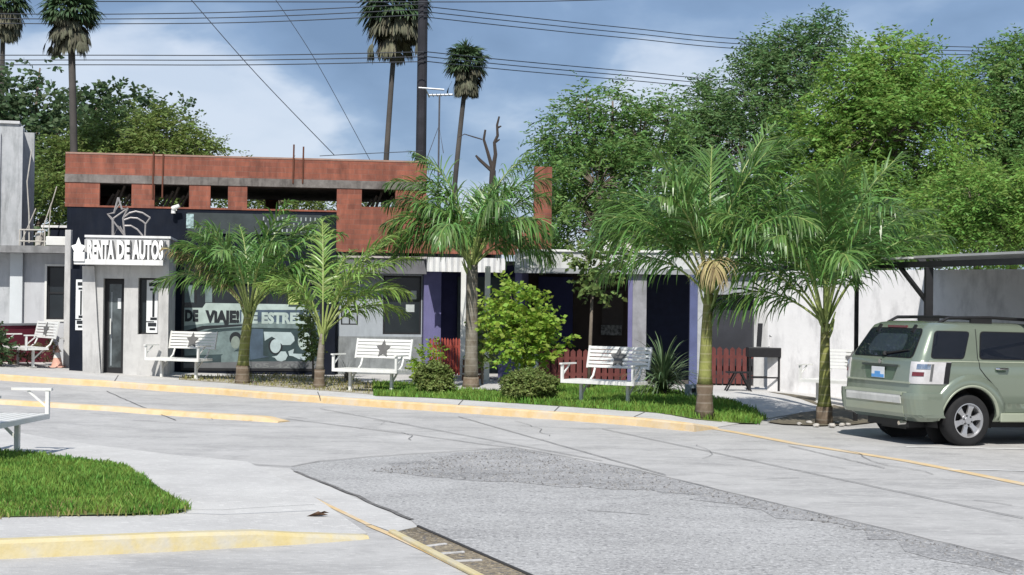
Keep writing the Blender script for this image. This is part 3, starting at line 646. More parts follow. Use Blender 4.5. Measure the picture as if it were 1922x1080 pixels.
mb.tube(rod([(282, 409), (273, 421), (272, 446)]), .018, 6); mb.build('star_tail', MR, T)
MB().tube(rod([(211, 412), (211, 448)]), .018, 6).tube(rod([(225, 425), (238, 448)]), .018, 6).build('stand', MR, T)
# black side panel with poster, left of the block, and the tall post
T = thing('poster_panel', 'black panel with a white hotel-style poster left of the entrance block', 'panel', M=FE.m)
r = FE.rect(128, 500, 161, 691, .1); MB().box(r[0], r[1], .35, .42, -.1, FE.p(140, 505, .35)[1]).build('panel', BLACKW, T)
poster(T, FE, 142, 525, 158, 620, .33)
T = thing('concrete_post', 'tall thin concrete post left of the rental sign', 'post')
p = gp(126, 690, .12); MB().box(p.x-.075, p.x+.06, p.y-.07, p.y+.07, p.z-.1, at(128, 432, p.y).z).build('post', GREYP, T, bevel=.01)

# ---------------- left neighbour: grey tower wall, white house, maroon wall
T = thing('concrete_tower', 'tall weathered concrete building cut off by the left edge', 'building')
q = at(33, 400, 38); q2 = at(57, 400, 39.6); zt = at(20, 233, 38).z
FT = Frame(q.x, q.y, 15); T.matrix_world = FT.m
MB().box(-7, 0, 0, 6, -.2, zt).build('tower_wall', OLDCON, T)
mb = MB(); 
for x in (-.55, -1.6, -2.7, -4.2, -5.5): mb.box(x, x+.12, -.06, -.002, -.2, zt-.25)
mb.box(.002, .33, 1.0, 1.35, -.2, zt-.1).box(.002, .10, .0, .18, -.2, zt-.05)
mb.build('tower_ribs', OLDCON, T)
MB().box(-7.1, .02, -.06, 6, zt, zt+.07).build('tower_coping', mat('pale_coping', (.5, .5, .5), .9), T)
FH = Frame(at(20, 600, 36).x, 36, 3)
H = thing('white_house', 'low white plastered house with a dark window left of the rental sign', 'building', M=FH.m)
wz = FH.rect(88, 500, 121, 600); xr = FH.p(132, 500)[0]; zr = FH.p(60, 476)[1]
MB().wall(-.002, xr+.5, -.2, zr, 0, .2, [wz]).build('house_wall', mat('house_white', (.46, .47, .485), .9, 0, .05, 2, stain=.3), H)
MB().box(0, FH.p(45, 500)[0], -.12, -.002, -.2, zr).build('pilaster', mat('pilaster_white', (.52, .55, .56), .9, 0, .05, 2), H)
MB().box(FH.p(-60, 460)[0], xr+.5, -.6, 6, zr, FH.p(60, 463)[1]).build('roof_slab', mat('slab_grey', (.20, .20, .20), .9, 0, .2, 4, stain=.6), H)
MB().box(-4, -.004, .1, .4, -.2, zr).build('house_wing', OLDCON, H)
MB().box(.3, xr+.5, 5.8, 6, -.2, zr).build('rear_wall', OLDCON, H)
Wd = MB().wall(wz[0], wz[1], wz[2], wz[3], .06, .12, [(wz[0]+.04, wz[1]-.04, wz[2]+.04, (wz[2]+wz[3])/2-.02), (wz[0]+.04, wz[1]-.04, (wz[2]+wz[3])/2+.02, wz[3]-.04)]).build('window', FRAMEM, H)
MB().box(wz[0]+.04, wz[1]-.04, .085, .095, wz[2]+.04, wz[3]-.04).build('pane', GLASS, Wd)
MB().wall(wz[0]-.05, wz[1]+.05, wz[2]-.05, wz[3]+.05, -.03, -.002, [wz]).build('window_trim', WHITEM, H)
T = thing('roof_terrace_wall', 'dark upper wall with a pale cap on the white house roof', 'wall', M=FH.m)
r = FH.rect(94, 428, 132, 463, 1.0); MB().box(r[0], r[1]+.3, 1.0, 1.2, FH.p(60, 463)[1]+.004, r[3]).build('wall', BLACKW, T); MB().box(FH.p(78, 424, 1)[0], r[1]+.3, .95, 1.25, r[3]+.003, r[3]+.06).build('cap', ROOFW, T)
T = thing('condenser_unit', 'white air conditioner on its frame near the edge of the white house roof', 'air conditioner', M=FH.m @ Matrix.Translation((FH.p(106, 463, .2)[0], .2, FH.p(60, 463)[1])))
MB().box(-.26, .22, 0, .3, .04, .26).build('casing', WHITEM, T, bevel=.015); MB().box(-.24, -.2, .02, .28, 0, .04).box(.16, .2, .02, .28, 0, .04).build('feet', BLKM, T)
T = thing('roof_rack', 'rusty frame of pale pipes and tanks on the white house roof beside the tower', 'frame', M=FH.m @ Matrix.Translation((FH.p(64, 463, .4)[0], .4, FH.p(60, 463)[1])))
pm = mat('pale_pipe', (.42, .40, .36), .7)
mb = MB(); 
for x in (-.35, .25): mb.tube([(x, 0, 0), (x, 0, .42)], .02, 6).tube([(x, .4, 0), (x, .4, .42)], .02, 6)
mb.tube([(-.35, 0, .14), (.35, 0, .14)], .02, 6).tube([(-.35, 0, .42), (.25, 0, .42)], .02, 6).tube([(-.3, 0, .14), (0, .1, .95)], .014, 6).tube([(.1, 0, .14), (.38, .1, 1.1)], .014, 6)
mb.tube([(-.12, .0, .1), (-.16, .1, .8), (-.22, .1, 1.6), (-.12, .1, 2.4)], .016, 6).tube([(.3, .1, .1), (.36, .1, 1.0), (.5, .1, 1.5)], .012, 6)
mb.build('pipes', pm, T); MB().tube([(.08, .2, 0), (.08, .2, .36)], .11, 12).build('tank', pm, T)
T = thing('garden_wall', 'low maroon wall behind the leftmost bench', 'wall')
p = gp(63, 684, .12); q = gp(-120, 676, .12); mb = MB(); h = .95
FW = Frame(q.x, q.y+1.2, math.degrees(math.atan2(p.y-q.y, p.x-q.x))); T.matrix_world = FW.m
L_ = (p-q).length; zb = .12
MB().box(0, L_+.1, 0, .15, -.2, at(40, 610, p.y+1.2).z).build('wall', MAROON, T); MB().box(0, L_+.12, -.02, .17, at(40, 610, p.y+1.2).z+.002, at(40, 606, p.y+1.2).z).build('cap', GREYP2, T)

# ---------------- middle section: grey wall with window, lavender column, recess, corrugated awnings
FM = FA
M_ = thing('annex', 'grey and lavender annex with a dark glazed front between the shop and the porch', 'building', M=FM.m)
DEP = .4
xa = FM.p(633, 600, DEP)[0]; xb = FM.p(792, 600, DEP)[0]; zt = FM.p(700, 486, DEP)[1]
w1 = FM.rect(640, 574, 672, 610, DEP); w2 = FM.rect(719, 518, 791, 628, DEP)
w2 = (w2[0], xb-.02, w2[2], w2[3])
MB().wall(xa+.02, xb, -.2, zt, DEP, DEP+.2, [w1, w2]).build('grey_wall', mat('blue_grey_plaster', (.33, .36, .39), .9, 0, .06, 3, stain=.25), M_)
dz = FM.rect(633, 632, 790, 660, DEP); MB().box(xa+.02, xb, DEP-.04, DEP-.002, -.2, dz[3]).build('dado', mat('dado_grey', (.21, .225, .23), .9, 0, .15, 5, stain=.6), M_)
for (a, nm) in ((w1, 0), (w2, 1)):
    Wd = MB().wall(a[0], a[1], a[2], a[3], DEP+.02, DEP+.07, [(a[0]+.04, a[1]-.04, a[2]+.04, a[3]-.04)] if nm else [(a[0]+.03, (a[0]+a[1])/2-.012, a[2]+.03, a[3]-.03), ((a[0]+a[1])/2+.012, a[1]-.03, a[2]+.03, a[3]-.03)]).build('window', FRAMEM, M_)
    MB().box(a[0]+.03, a[1]-.03, DEP+.045, DEP+.055, a[2]+.03, a[3]-.03).build('pane', GLASS if nm else mat('curtained_pane', (.30, .33, .36), .5), Wd)
    if nm:
        for (px0, py0, px1, py1) in ((771, 546, 782, 562), (762, 572, 778, 586)):
            r = FM.rect(px0, py0, px1, py1, DEP); MB().box(r[0], r[1], DEP+.036, DEP+.042, r[2], r[3]).build('sticker', mat('sticker', (.42, .46, .45), .7), Wd)
cn = FM.rect(718, 486, 800, 516, 0)
MB().box(FM.p(633, 486)[0]+.01, cn[1], -.12, DEP-.001, cn[2]+.02, cn[3]).build('concrete_canopy', mat('canopy_grey', (.13, .13, .14), .9, 0, .15, 3, stain=.5), M_)
MB().box(FM.p(633, 486)[0]+.01, cn[1]+.02, -.16, DEP, cn[3]+.003, cn[3]+.05).build('canopy_edge', mat('canopy_edge_grey', (.4, .36, .33)), M_)
c1 = FM.rect(794, 515, 826, 690, .3); zcl = zt
MB().box(c1[0], c1[1], .1, .55, -.2, zcl).build('lavender_column', LAV, M_)
MB().box(c1[1], FM.p(985, 600, 1.6)[0], 1.6, 1.7, -.2, zcl).build('recess_wall', NAVY, M_)
MB().box(c1[1]+.55, FM.p(985, 600, 1.6)[0]+.0, 1.45, 1.59, -.2, FM.p(900, 520, 1.5)[1]).build('recess_door', mat('dim_green', (.08, .11, .12), .8), M_)
MB().box(xb-.0, c1[1]+1.9, DEP+.2, 3, zt-.08, zt).build('annex_roof', ROOFD, M_)
# awning: corrugated white strips
T = thing('corrugated_awning', 'white corrugated metal valance above the lavender column', 'awning', M=FM.m)
def corr(px0, px1, py0, py1, dep, parent, name):
    r = FM.rect(px0, py0, px1, py1, dep); mb = MB(); n = int((r[1]-r[0])/.07); pts = []
    for i in range(n+1): pts.append((r[0]+(r[1]-r[0])*i/n, dep+(.025 if i % 2 else -.025)))
    for i in range(n):
        a, b = pts[i], pts[i+1]; mb.add([(a[0], a[1], r[2]), (b[0], b[1], r[2]), (b[0], b[1], r[3]), (a[0], a[1], r[3])], [(0, 1, 2, 3)])
    return mb.build(name, ROOFW, parent)
corr(801, 948, 484, 511, -1.0, T, 'valance'); r = FM.rect(801, 484, 948, 511, -1.0); MB().box(r[0], r[1], -.97, DEP+1.1, r[3]-.03, r[3]).build('roof_sheet', ROOFW, T)
WPOST = []
for px, yb, lb in ((868, 712, 'thin white porch post left of the tall palm, beside the red slatted fence'), (913, 718, 'thin white porch post behind the round bush')):
    p = gp(px, yb, .12); T = thing('porch_post', lb, 'post', (p.x, p.y, p.z), group='white porch posts')
    MB().box(-.06, .06, -.06, .06, 0, at(px, 500, p.y).z-p.z).build('post', WHITEM, T, bevel=.008); MB().box(-.16, .16, -.16, .16, -.05, .06).build('base', WALK, T)
T = thing('brick_steps', 'short flight of brick steps between the two white posts', 'steps')
p = gp(890, 715, .12); T.location = p
mb = MB(); 
for k in range(4): mb.box(-.28, .30, .25*k, .25*k+1.2-.25*k, -.1, .16*(k+1)-.03)
mb.build('risers', mat('dull_brick', (.16, .085, .055), .9, 0, .2, 8), T); mb = MB()
for k in range(4): mb.box(-.30, .32, .25*k-.02, .25*k+.25, .16*(k+1)-.03, .16*(k+1))
mb.build('treads', mat('tread_concrete', (.42, .38, .32), .9, 0, .1, 6), T)

# ---------------- porch
FP = Frame(at(965, 600, 33.2).x, 33.2, -3.5)
P_ = thing('porch_building', 'low house with a deep dark porch under a pale concrete roof band', 'building', M=FP.m)
r = FP.rect(965, 474, 1440, 512); zft = FP.p(965, 472)[1]; zfb = FP.p(965, 505)[1]
XE = FP.p(1440, 600, 0)[0]
MB().box(0, XE+.1, 0, .18, zfb, zft).build('fascia', mat('fascia_grey', (.50, .51, .50), .9, 0, .06, 3, stain=.6, stcol=(.2, .2, .2)), P_)
MB().box(-.02, XE+.12, -.05, .2, zft+.003, zft+.05).build('fascia_cap', ROOFW, P_)
MB().box(.0, XE+.1, .19, 6.5, zft-.12, zft-.01).build('roof_slab', ROOFD, P_)
MB().box(0, XE+.1, -.10, .0-.003, zfb-.09, zfb+.03).build('drip_edge', mat('drip_grey', (.28, .29, .30), .8), P_)
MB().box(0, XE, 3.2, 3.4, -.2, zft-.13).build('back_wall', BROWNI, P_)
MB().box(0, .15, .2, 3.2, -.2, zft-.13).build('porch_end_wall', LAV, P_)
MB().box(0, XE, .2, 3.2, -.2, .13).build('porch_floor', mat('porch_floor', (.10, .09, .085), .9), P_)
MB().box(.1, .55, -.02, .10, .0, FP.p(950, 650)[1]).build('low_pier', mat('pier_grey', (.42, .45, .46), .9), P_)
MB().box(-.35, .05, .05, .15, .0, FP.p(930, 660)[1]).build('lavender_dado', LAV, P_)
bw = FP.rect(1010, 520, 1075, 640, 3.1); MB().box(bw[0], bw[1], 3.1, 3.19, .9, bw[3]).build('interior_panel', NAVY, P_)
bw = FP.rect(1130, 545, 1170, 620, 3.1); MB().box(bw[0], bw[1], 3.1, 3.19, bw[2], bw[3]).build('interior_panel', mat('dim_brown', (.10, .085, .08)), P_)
pc = FP.rect(1128, 611, 1167, 630, 2.8); Pp = MB().box(pc[0], pc[1], 3.05, 3.09, pc[2], pc[3]).build('wall_picture', mat('picture', (.22, .22, .21), .7, 0, .8, 14), P_)
# columns of the porch
cc = FP.rect(1187, 515, 1213, 700, .02)
MB().box(cc[0], cc[1], .02, .30, -.1, zfb-.095).build('column', mat('column_grey', (.25, .25, .27), .9, 0, .15, 4, stain=.7, stcol=(.15, .15, .15)), P_)
MB().box(cc[0]-.10, cc[0]-.003, .02, .30, -.1, zfb-.095).build('column_side', LAV, P_)
c2_ = FP.rect(1296, 515, 1316, 720, -.1); MB().box(c2_[0]-.02, c2_[0]+.15, -.12, .16, -.1, zfb-.095).build('column', mat('blue_column', (.085, .10, .20), .85, 0, .1, 4), P_)
MB().box(c2_[0]+.153, c2_[1]+.10, -.10, .16, -.1, zfb-.095).build('column_edge', mat('edge_grey', (.36, .37, .38), .9), P_)
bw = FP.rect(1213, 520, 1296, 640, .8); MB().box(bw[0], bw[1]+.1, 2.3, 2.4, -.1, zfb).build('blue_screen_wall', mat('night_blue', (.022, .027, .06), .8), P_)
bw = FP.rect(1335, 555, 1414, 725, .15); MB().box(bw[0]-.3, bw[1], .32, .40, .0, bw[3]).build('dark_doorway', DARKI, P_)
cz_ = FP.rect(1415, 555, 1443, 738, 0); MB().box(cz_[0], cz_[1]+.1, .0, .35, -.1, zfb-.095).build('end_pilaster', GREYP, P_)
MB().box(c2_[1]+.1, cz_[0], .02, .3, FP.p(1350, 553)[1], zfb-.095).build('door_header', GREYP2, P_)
# items on the porch
T = thing('air_conditioner', 'white window air conditioner sitting on the porch roof edge', 'air conditioner', M=FP.m @ Matrix.Translation((FP.p(1148, 474)[0], .35, zft+.05)))
MB().box(-.22, .22, -.1, .25, 0, .22).build('casing', WHITEM, T, bevel=.015); MB().box(.05, .16, -.112, -.102, .04, .17).build('grille', FRAMEM, T)
MB().box(.26, .50, -.1, .2, 0, .17).build('side_box', mat('beige', (.45, .43, .38), .8), T)
T = thing('porch_table', 'round-topped table in the dark of the porch below the picture', 'table', M=FP.m @ Matrix.Translation((FP.p(1140, 700, 1.6)[0], 1.6, .13)))
MB().disc((0, 0), .01, 0, .01, 6).tube([(0, 0, .70), (0, 0, .76)], [.5, .48], 24).build('table_top', mat('dim_wood', (.16, .12, .10), .6), T)
for x, y in ((-.3, -.3), (.3, -.3), (-.3, .3), (.3, .3)): MB().tube([(x, y, 0), (x*.8, y*.8, .70)], .025, 8).build('leg', FRAMEM, T)
def pickets(label, px0, px1, py0, py1, dep, m, fr, n=None, cut=True, sl=.11, gap=.03):
    r = fr.rect(px0, py0, px1, py1, dep); T = thing('picket_fence', label, 'fence', M=fr.m @ Matrix.Translation((r[0], dep, 0)), group='red picket fences')
    Lf = r[1]-r[0]; z0 = .16; z1 = r[3]; mb = MB(); x = 0; i = 0
    while x+sl <= Lf+.01:
        zt = z1+random.uniform(-.015, .015); mb.vprism([(x, z0), (x+sl, z0), (x+sl, zt-.05), (x+sl*.5, zt), (x, zt-.05)], 0, .02); x += sl+gap; i += 1
    mb.build('pickets', m, T); rl = MB().box(0, Lf, .022, .06, z0+.12, z0+.19).box(0, Lf, .022, .06, z1-.25, z1-.18).build('rails', m, T); return T
REDD = mat('dull_red_wood', (.12, .032, .028), .8, 0, .2, 5, stain=.5)
pickets('dull red picket fence of the dark porch, behind the fourth bench', 1000, 1186, 655, 715, .1, REDD, FP)
pickets('dull red picket fence between the blue column and the black grill', 1322, 1414, 652, 722, .05, REDD, FP)
pickets('bright red slatted fence left of the white posts', 806, 866, 634, 700, -.6, mat('bright_red_wood', (.32, .06, .042), .7, 0, .1, 5), FM, sl=.05, gap=.018)
pickets('weathered grey picket fence half hidden by the round bush', 965, 1010, 690, 725, -.1, mat('grey_picket', (.14, .11, .09), .9, 0, .2, 5), FP)

# ---------------- right: white yard wall, carport, grill
wp0 = gp(1440, 735, .10); wp1 = gp(1535, 745, .06)
dirw = (wp1-wp0).xy.normalized(); ang = math.degrees(math.atan2(dirw.y, dirw.x))
FWL = Frame(wp0.x, wp0.y, ang)
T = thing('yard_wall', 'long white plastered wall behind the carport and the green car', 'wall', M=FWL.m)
zw = 2.62; MB().box(0, 16, 0, .2, -.4, zw).build('wall', mat('yard_white_grime_shade', (.70, .69, .69), .9, 0, .04, 3, stain=.75, stcol=(.36, .355, .36), sscale=(1.3, 1.3, .5), bump=.15, bscale=16), T)  # streaks mix wall grime with palm shade painted into the colour
mb = MB()
for k in range(40): x = random.uniform(0, 9); mb.box(x, x+random.uniform(.1, .4), -.012, -.002, -.4, random.uniform(-.02, .12))
mb.build('damp_stains', mat('damp', (.22, .2, .17), .9), T)
b0 = at(1392, 507, 28.2); b3 = at(1935, 486, 20.4)
zb_ = 2.56
CP = thing('carport', 'black steel carport with a thin roof, posts and a diagonal brace over the green car', 'carport')
dr = (b3-b0).xy.normalized(); nn = Vector((-dr.y, dr.x))
if nn.x < 0: nn = -nn
def P2(px, z=zb_):
    # point on the beam line seen at column px
    d = ray(px, 540); A = b0.xy; # intersect in plan
    M2 = Matrix(((dr.x, -d.x), (dr.y, -d.y))); s, t = M2.inverted() @ (-A); return A+dr*s
q0, q1, q2, q3 = P2(1392), P2(1608), P2(1743), P2(1960)
B3 = lambda q, z: (q.x, q.y, z)
q4 = q3+dr*6
MB().beam(B3(q0, zb_), B3(q4, zb_-.05), .08, .09).build('front_beam', BLKM, CP)
MB().box(-.03, .03, -.03, .03, g(q1.x)-.05, zb_-.07, Matrix.Translation((q1.x, q1.y, 0))).build('thin_post', BLKM, CP)
MB().box(-.055, .055, -.055, .055, g(q2.x)-.05, zb_-.07, Matrix.Translation((q2.x, q2.y, 0))).build('thick_post', BLKM, CP)
MB().box(-.055, .055, -.055, .055, g(q4.x)-.05, zb_-.12, Matrix.Translation((q4.x, q4.y, 0))).build('thick_post', BLKM, CP)
bq = P2(1690); MB().beam(B3(bq, zb_-.06), B3(q2, zb_-.62), .055).build('brace', BLKM, CP)
r0 = q2-dr*.4; W_ = 5.5
def wallpt(px):
    d = ray(px, 540); A = wp0.xy; M2 = Matrix(((dirw.x, -d.x), (dirw.y, -d.y))); s, t = M2.inverted() @ (-A); return A+dirw*s
w0_ = wallpt(1738); cor = [r0, q4, w0_+dirw*13, w0_]
mb = MB(); vs = [(c.x, c.y, zb_+.08) for c in cor]+[(c.x, c.y, zb_+.115) for c in cor]; vs[2] = (*vs[2][:2], zb_+.16); vs[3] = (*vs[3][:2], zb_+.16); vs[6] = (*vs[6][:2], zb_+.195); vs[7] = (*vs[7][:2], zb_+.195)
mb.add(vs, [(3, 2, 1, 0), (4, 5, 6, 7), (0, 1, 5, 4), (1, 2, 6, 5), (2, 3, 7, 6), (3, 0, 4, 7)]); mb.build('roof_sheet', mat('roof_sheet', (.42, .42, .41), .6, .2, .1, 3), CP)
mb = MB(); mb.beam(B3(q0, zb_+.085), B3(r0, zb_+.085), .18, .03); mb.build('beam_cap', mat('roof_sheet2', (.5, .5, .48), .7), CP)
for k in range(4):
    a = r0+dr*(.3+k*2.4); b_ = w0_+dirw*(.3+k*3.4); MB().beam(B3(a, zb_-.02), B3(b_, zb_+.10), .05, .05).build('rafter', BLKM, CP)
# barbecue
p = gp(1432, 735, .10); T = thing('barbecue_grill', 'black barrel-leg charcoal grill with an open lid beside the porch end', 'grill', (p.x, p.y, p.z))
MB().box(-.34, .34, -.2, .2, .72, .92).build('firebox', BLKM, T, bevel=.01)
for x in (-.30, .30):
    for y in (-.16, .16): MB().box(x-.02, x+.02, y-.02, y+.02, 0, .72).build('leg', BLKM, T)
MB().box(-.30, .30, -.17, -.14, .28, .31).box(-.30, .30, .14, .17, .28, .31).build('stretcher', BLKM, T)
MB().beam((-.08, .1, .93), (-.04, .18, 1.42), .10, .03).build('chimney', BLKM, T)
MB().tube([(.1, -.1, .94), (.12, .0, 1.18), (.45, -.1, .93), (.60, -.2, .93)], .012, 6).tube([(.15, .15, .94), (.3, .12, 1.1), (.6, -.1, .93)], .012, 6).build('lid_rod', mat('grill_steel', (.3, .3, .3), .5, .5), T)
p = gp(1385, 735, .11); T = thing('folding_stool', 'dark little stool standing by the grill', 'stool', (p.x, p.y, p.z))
MB().box(-.24, .22, -.16, .16, .38, .41).build('seat', BLKM, T)
MB().beam((-.26, -.14, 0), (-.05, -.14, .40), .03).build('leg', BLKM, T); MB().beam((.26, -.14, 0), (.05, -.14, .40), .03).build('leg', BLKM, T); MB().beam((-.26, .14, 0), (-.05, .14, .40), .03).build('leg', BLKM, T)
MB().beam((.26, .14, 0), (.05, .14, .40), .03).build('leg', BLKM, T)
# floodlight box in the grass beside the palm
p = gp(1300, 752, .12); T = thing('junction_box', 'small blue-grey electric box on the lawn behind the fourth palm', 'box', (p.x, p.y, p.z), R(12))
MB().box(-.13, .13, -.08, .08, .05, .30).build('case', mat('box_blue_grey', (.20, .24, .27), .6, 0, .15, 8), T, bevel=.01); MB().box(-.05, .03, -.09, -.081, .15, .23).build('cover', BLKM, T); MB().box(-.10, .10, -.06, .06, 0, .05).build('foot', LINTEL, T)
# cone
p = gp(107, 690, .12); T = thing('traffic_cone', 'faded pink traffic cone behind the end of the leftmost bench', 'cone', (p.x, p.y, p.z))
cm = mat('faded_cone', (.62, .36, .28), .7, 0, .1, 5); MB().box(-.16, .16, -.16, .16, 0, .03).build('base', cm, T, bevel=.01); MB().tube([(0, 0, .03), (0, 0, .2), (0, 0, .5)], [.13, .09, .025], 16).build('cone_body', cm, T, smooth=False); MB().tube([(0, 0, .22), (0, 0, .34)], [.087, .062], 16).build('band', WHITEM, T)
# ---------------------------------------------------------------- benches
STARM = mat('bench_star', (.11, .108, .105), .7, 0, .1, 8)
def make_bench(label):
    T = thing('park_bench', label, 'bench', group='white slatted metal benches with a star')
    W2 = .64; y0, y1 = .33, .42                      # backrest plane leans back
    z0, z1 = .63, 1.02; n = 6
    M = Matrix.Translation((0, y0, z0)) @ Matrix.Rotation(math.atan2(-(y1-y0), z1-z0), 4, 'X'); H = math.hypot(y1-y0, z1-z0)
    mb = MB(); s = H/n
    for i in range(n): mb.box(-W2+.02, W2-.02, -.012, .012, i*s+.009, (i+1)*s-.009, M)
    mb.box(-W2, -W2+.035, -.018, .018, 0, H, M).box(W2-.035, W2, -.018, .018, 0, H, M)
    mb.box(-.17, .17, .0125, .02, 0.01, H-.01, M)
    bk = mb.build('backrest', WHITEM, T)
    mbs = MB(); q = star_poly((0, H*.48), .165, .5, ky=1.12)
    mbs.prism(q, 0, .012, M @ Matrix.Translation((0, -.016, 0)) @ Matrix.Rotation(R(90), 4, 'X')); mbs.build('star', STARM, bk)
    mb = MB()
    for i in range(5): mb.box(-.71, .71, -.36+i*.105, -.36+i*.105+.09, .42, .445)
    mb.box(-.71, -.675, -.37, .16, .39, .419).box(.675, .71, -.37, .16, .39, .419).box(-.71, .71, -.375, -.362, .385, .44)
    mb.build('seat', WHITEM, T)
    for sx in (-1, 1):
        x = .47*sx
        MB().box(x-.026, x+.026, -.13, -.078, 0, .385).box(x-.07, x+.07, -.17, -.04, 0, .012).beam((x, -.10, .18), (x, .12, .385), .028).build('leg', WHITEM, T)
        MB().tube([(x, -.05, .40), (x, .16, .41), (x, .28, .50), (x, .365, .68)], .02, 8).build('back_support', WHITEM, T)
        x = .71*sx
        MB().box(x-.022, x+.022, -.37, -.33, .385, .70).box(x-.03, x+.03, -.40, .06, .702, .73).beam((x, -.34, .52), (x, -.12, .70), .022).build('armrest', WHITEM, T)
    return T
def place(T, p, deg): T.location = p; T.rotation_euler = (0, 0, R(deg))
b4 = make_bench('white star bench on the lawn between the wide clipped bush and the strap-leaved plant'); place(b4, gp(1140, 762, .12), -35)
def bcopy(label, p, deg): return copy_tree(b4, None, p, R(deg), label)
bcopy('white star bench between the thin second palm and the small round bush', gp(701, 735, .12), -26)
bcopy('white star bench at the corner of the entrance block, left of the first palm', gp(341, 710, .12), -26)
bcopy('white star bench turned sideways in front of the maroon wall at the far left', gp(56, 688, .12), -52)
p = gp(17, 853, .12); bcopy('near white bench cut off by the left edge, standing on the grass island', (p.x-.03, p.y-.52, p.z), 86)
bcopy('shaded white bench against the yard wall, behind the rightmost palm', gp(1580, 757, .06), -44)

# ---------------------------------------------------------------- palms with feather leaves
PALM = mat('palm_leaf', (.095, .195, .045), .38, 0, .2, 1.5, col2=(.17, .30, .075), trans=.38, island=.8, spec=.7)
PALM2 = mat('palm_leaf_lime', (.17, .28, .06), .38, 0, .2, 1.5, col2=(.26, .37, .09), trans=.35, island=.8, spec=.7)
PALMD = mat('palm_leaf_dry', (.30, .23, .11), .8, 0, .2, 2, col2=(.42, .36, .18), trans=.2, island=.6)
RACH = mat('palm_stalk', (.20, .27, .07), .5, 0, .15, 4, col2=(.30, .34, .12))
def trunk_mat(name, low, high, ringcol):
    m = mat(name, low, .75, 0, .15, 3, col2=high, stain=.8, stcol=(.09, .065, .035), sscale=(3.5, 3.5, 1.6), bump=.5, bscale=12)
    nt = m.node_tree; N = nt.nodes; L = nt.links; b = N['Principled BSDF']; src = b.inputs['Base Color'].links[0].from_socket
    tc = [n for n in N if n.type == 'TEX_COORD'][0]; wv = N.new('ShaderNodeTexWave'); wv.bands_direction = 'Z'; wv.inputs['Scale'].default_value = 2.4; wv.inputs['Distortion'].default_value = .4
    L.new(tc.outputs['Object'], wv.inputs[0]); r = N.new('ShaderNodeValToRGB'); r.color_ramp.elements[0].position = .9; r.color_ramp.elements[1].position = .97
    r.color_ramp.elements[1].color = (.35, .35, .35, 1)
    L.new(wv.outputs['Fac'], r.inputs[0]); x = N.new('ShaderNodeMix'); x.data_type = 'RGBA'; L.new(r.outputs[0], x.inputs[0]); L.new(src, x.inputs[6]); x.inputs[7].default_value = (*ringcol, 1); L.new(x.outputs[2], b.inputs['Base Color']); return m
TG = trunk_mat('green_trunk', (.13, .145, .04), (.25, .26, .07), (.35, .33, .20)); TB = trunk_mat('brown_base', (.10, .07, .045), (.21, .165, .12), (.30, .27, .22)); TGR = trunk_mat('grey_trunk', (.15, .13, .10), (.24, .22, .18), (.3, .28, .24))
def frond(rs, mb, stalk, org, az_, el0, L, droop, lmax, n=46, sweep=.9, wid=.020, hang=.55, bare=.26):
    p = Vector(org); pts = [p.copy()]; K = 16; dirs = []
    h = Vector((math.cos(az_), math.sin(az_), 0)); tw = rs.uniform(-.35, .35); sd_ = Vector((-h.y, h.x, 0))
    for i in range(K):
        t = (i+.5)/K; e = el0 - droop*t**1.6; d = h*math.cos(e)+Vector((0, 0, math.sin(e)))+sd_*tw*t*.5; d.normalize(); p = p+d*(L/K); pts.append(p.copy()); dirs.append(d)
    stalk.tube(pts, [.020*(1-i/K*.85)+.003 for i in range(K+1)], 5, False)
    for i in range(n):
        t = bare+(1-bare)*(i+rs.uniform(0, .6))/n; k = min(K-1, int(t*K)); f = t*K-k; q = pts[k].lerp(pts[k+1], min(f, 1)); d = dirs[k]
        side = d.cross(Vector((0, 0, 1)));
        if side.length < .05: side = sd_.copy()
        side.normalize(); upv = side.cross(d)
        prof = math.sin(math.pi*min(1, (t-bare)/(1-bare)*.80+.16))**.7; ll = lmax*prof*rs.uniform(.8, 1.12)
        for s in (-1, 1):
            fw = sweep*rs.uniform(.6, 1.2)+(t**2)*.9; v = side*s*rs.uniform(.6, 1.1)+d*fw+upv*rs.uniform(-.45, .85); v.normalize()
            a = q.copy(); wdt = wid*rs.uniform(.8, 1.3); seg = 4; hg = hang*rs.uniform(.25, 1.7); o = len(mb.v)
            nrm = v.cross(d); nrm.normalize(); bl = v.cross(nrm); bl.normalize()
            if bl.z < -.2: bl = -bl
            for j in range(seg+1):
                w_ = wdt*(.55, 1, .95, .7, .12)[j]; mb.v += [tuple(a-bl*w_), tuple(a+bl*w_)]
                v = v+Vector((0, 0, -hg*(.28+.2*j))); v.normalize(); a = a+v*(ll/seg)
            for j in range(seg): mb.f.append((o+2*j, o+2*j+1, o+2*j+3, o+2*j+2))
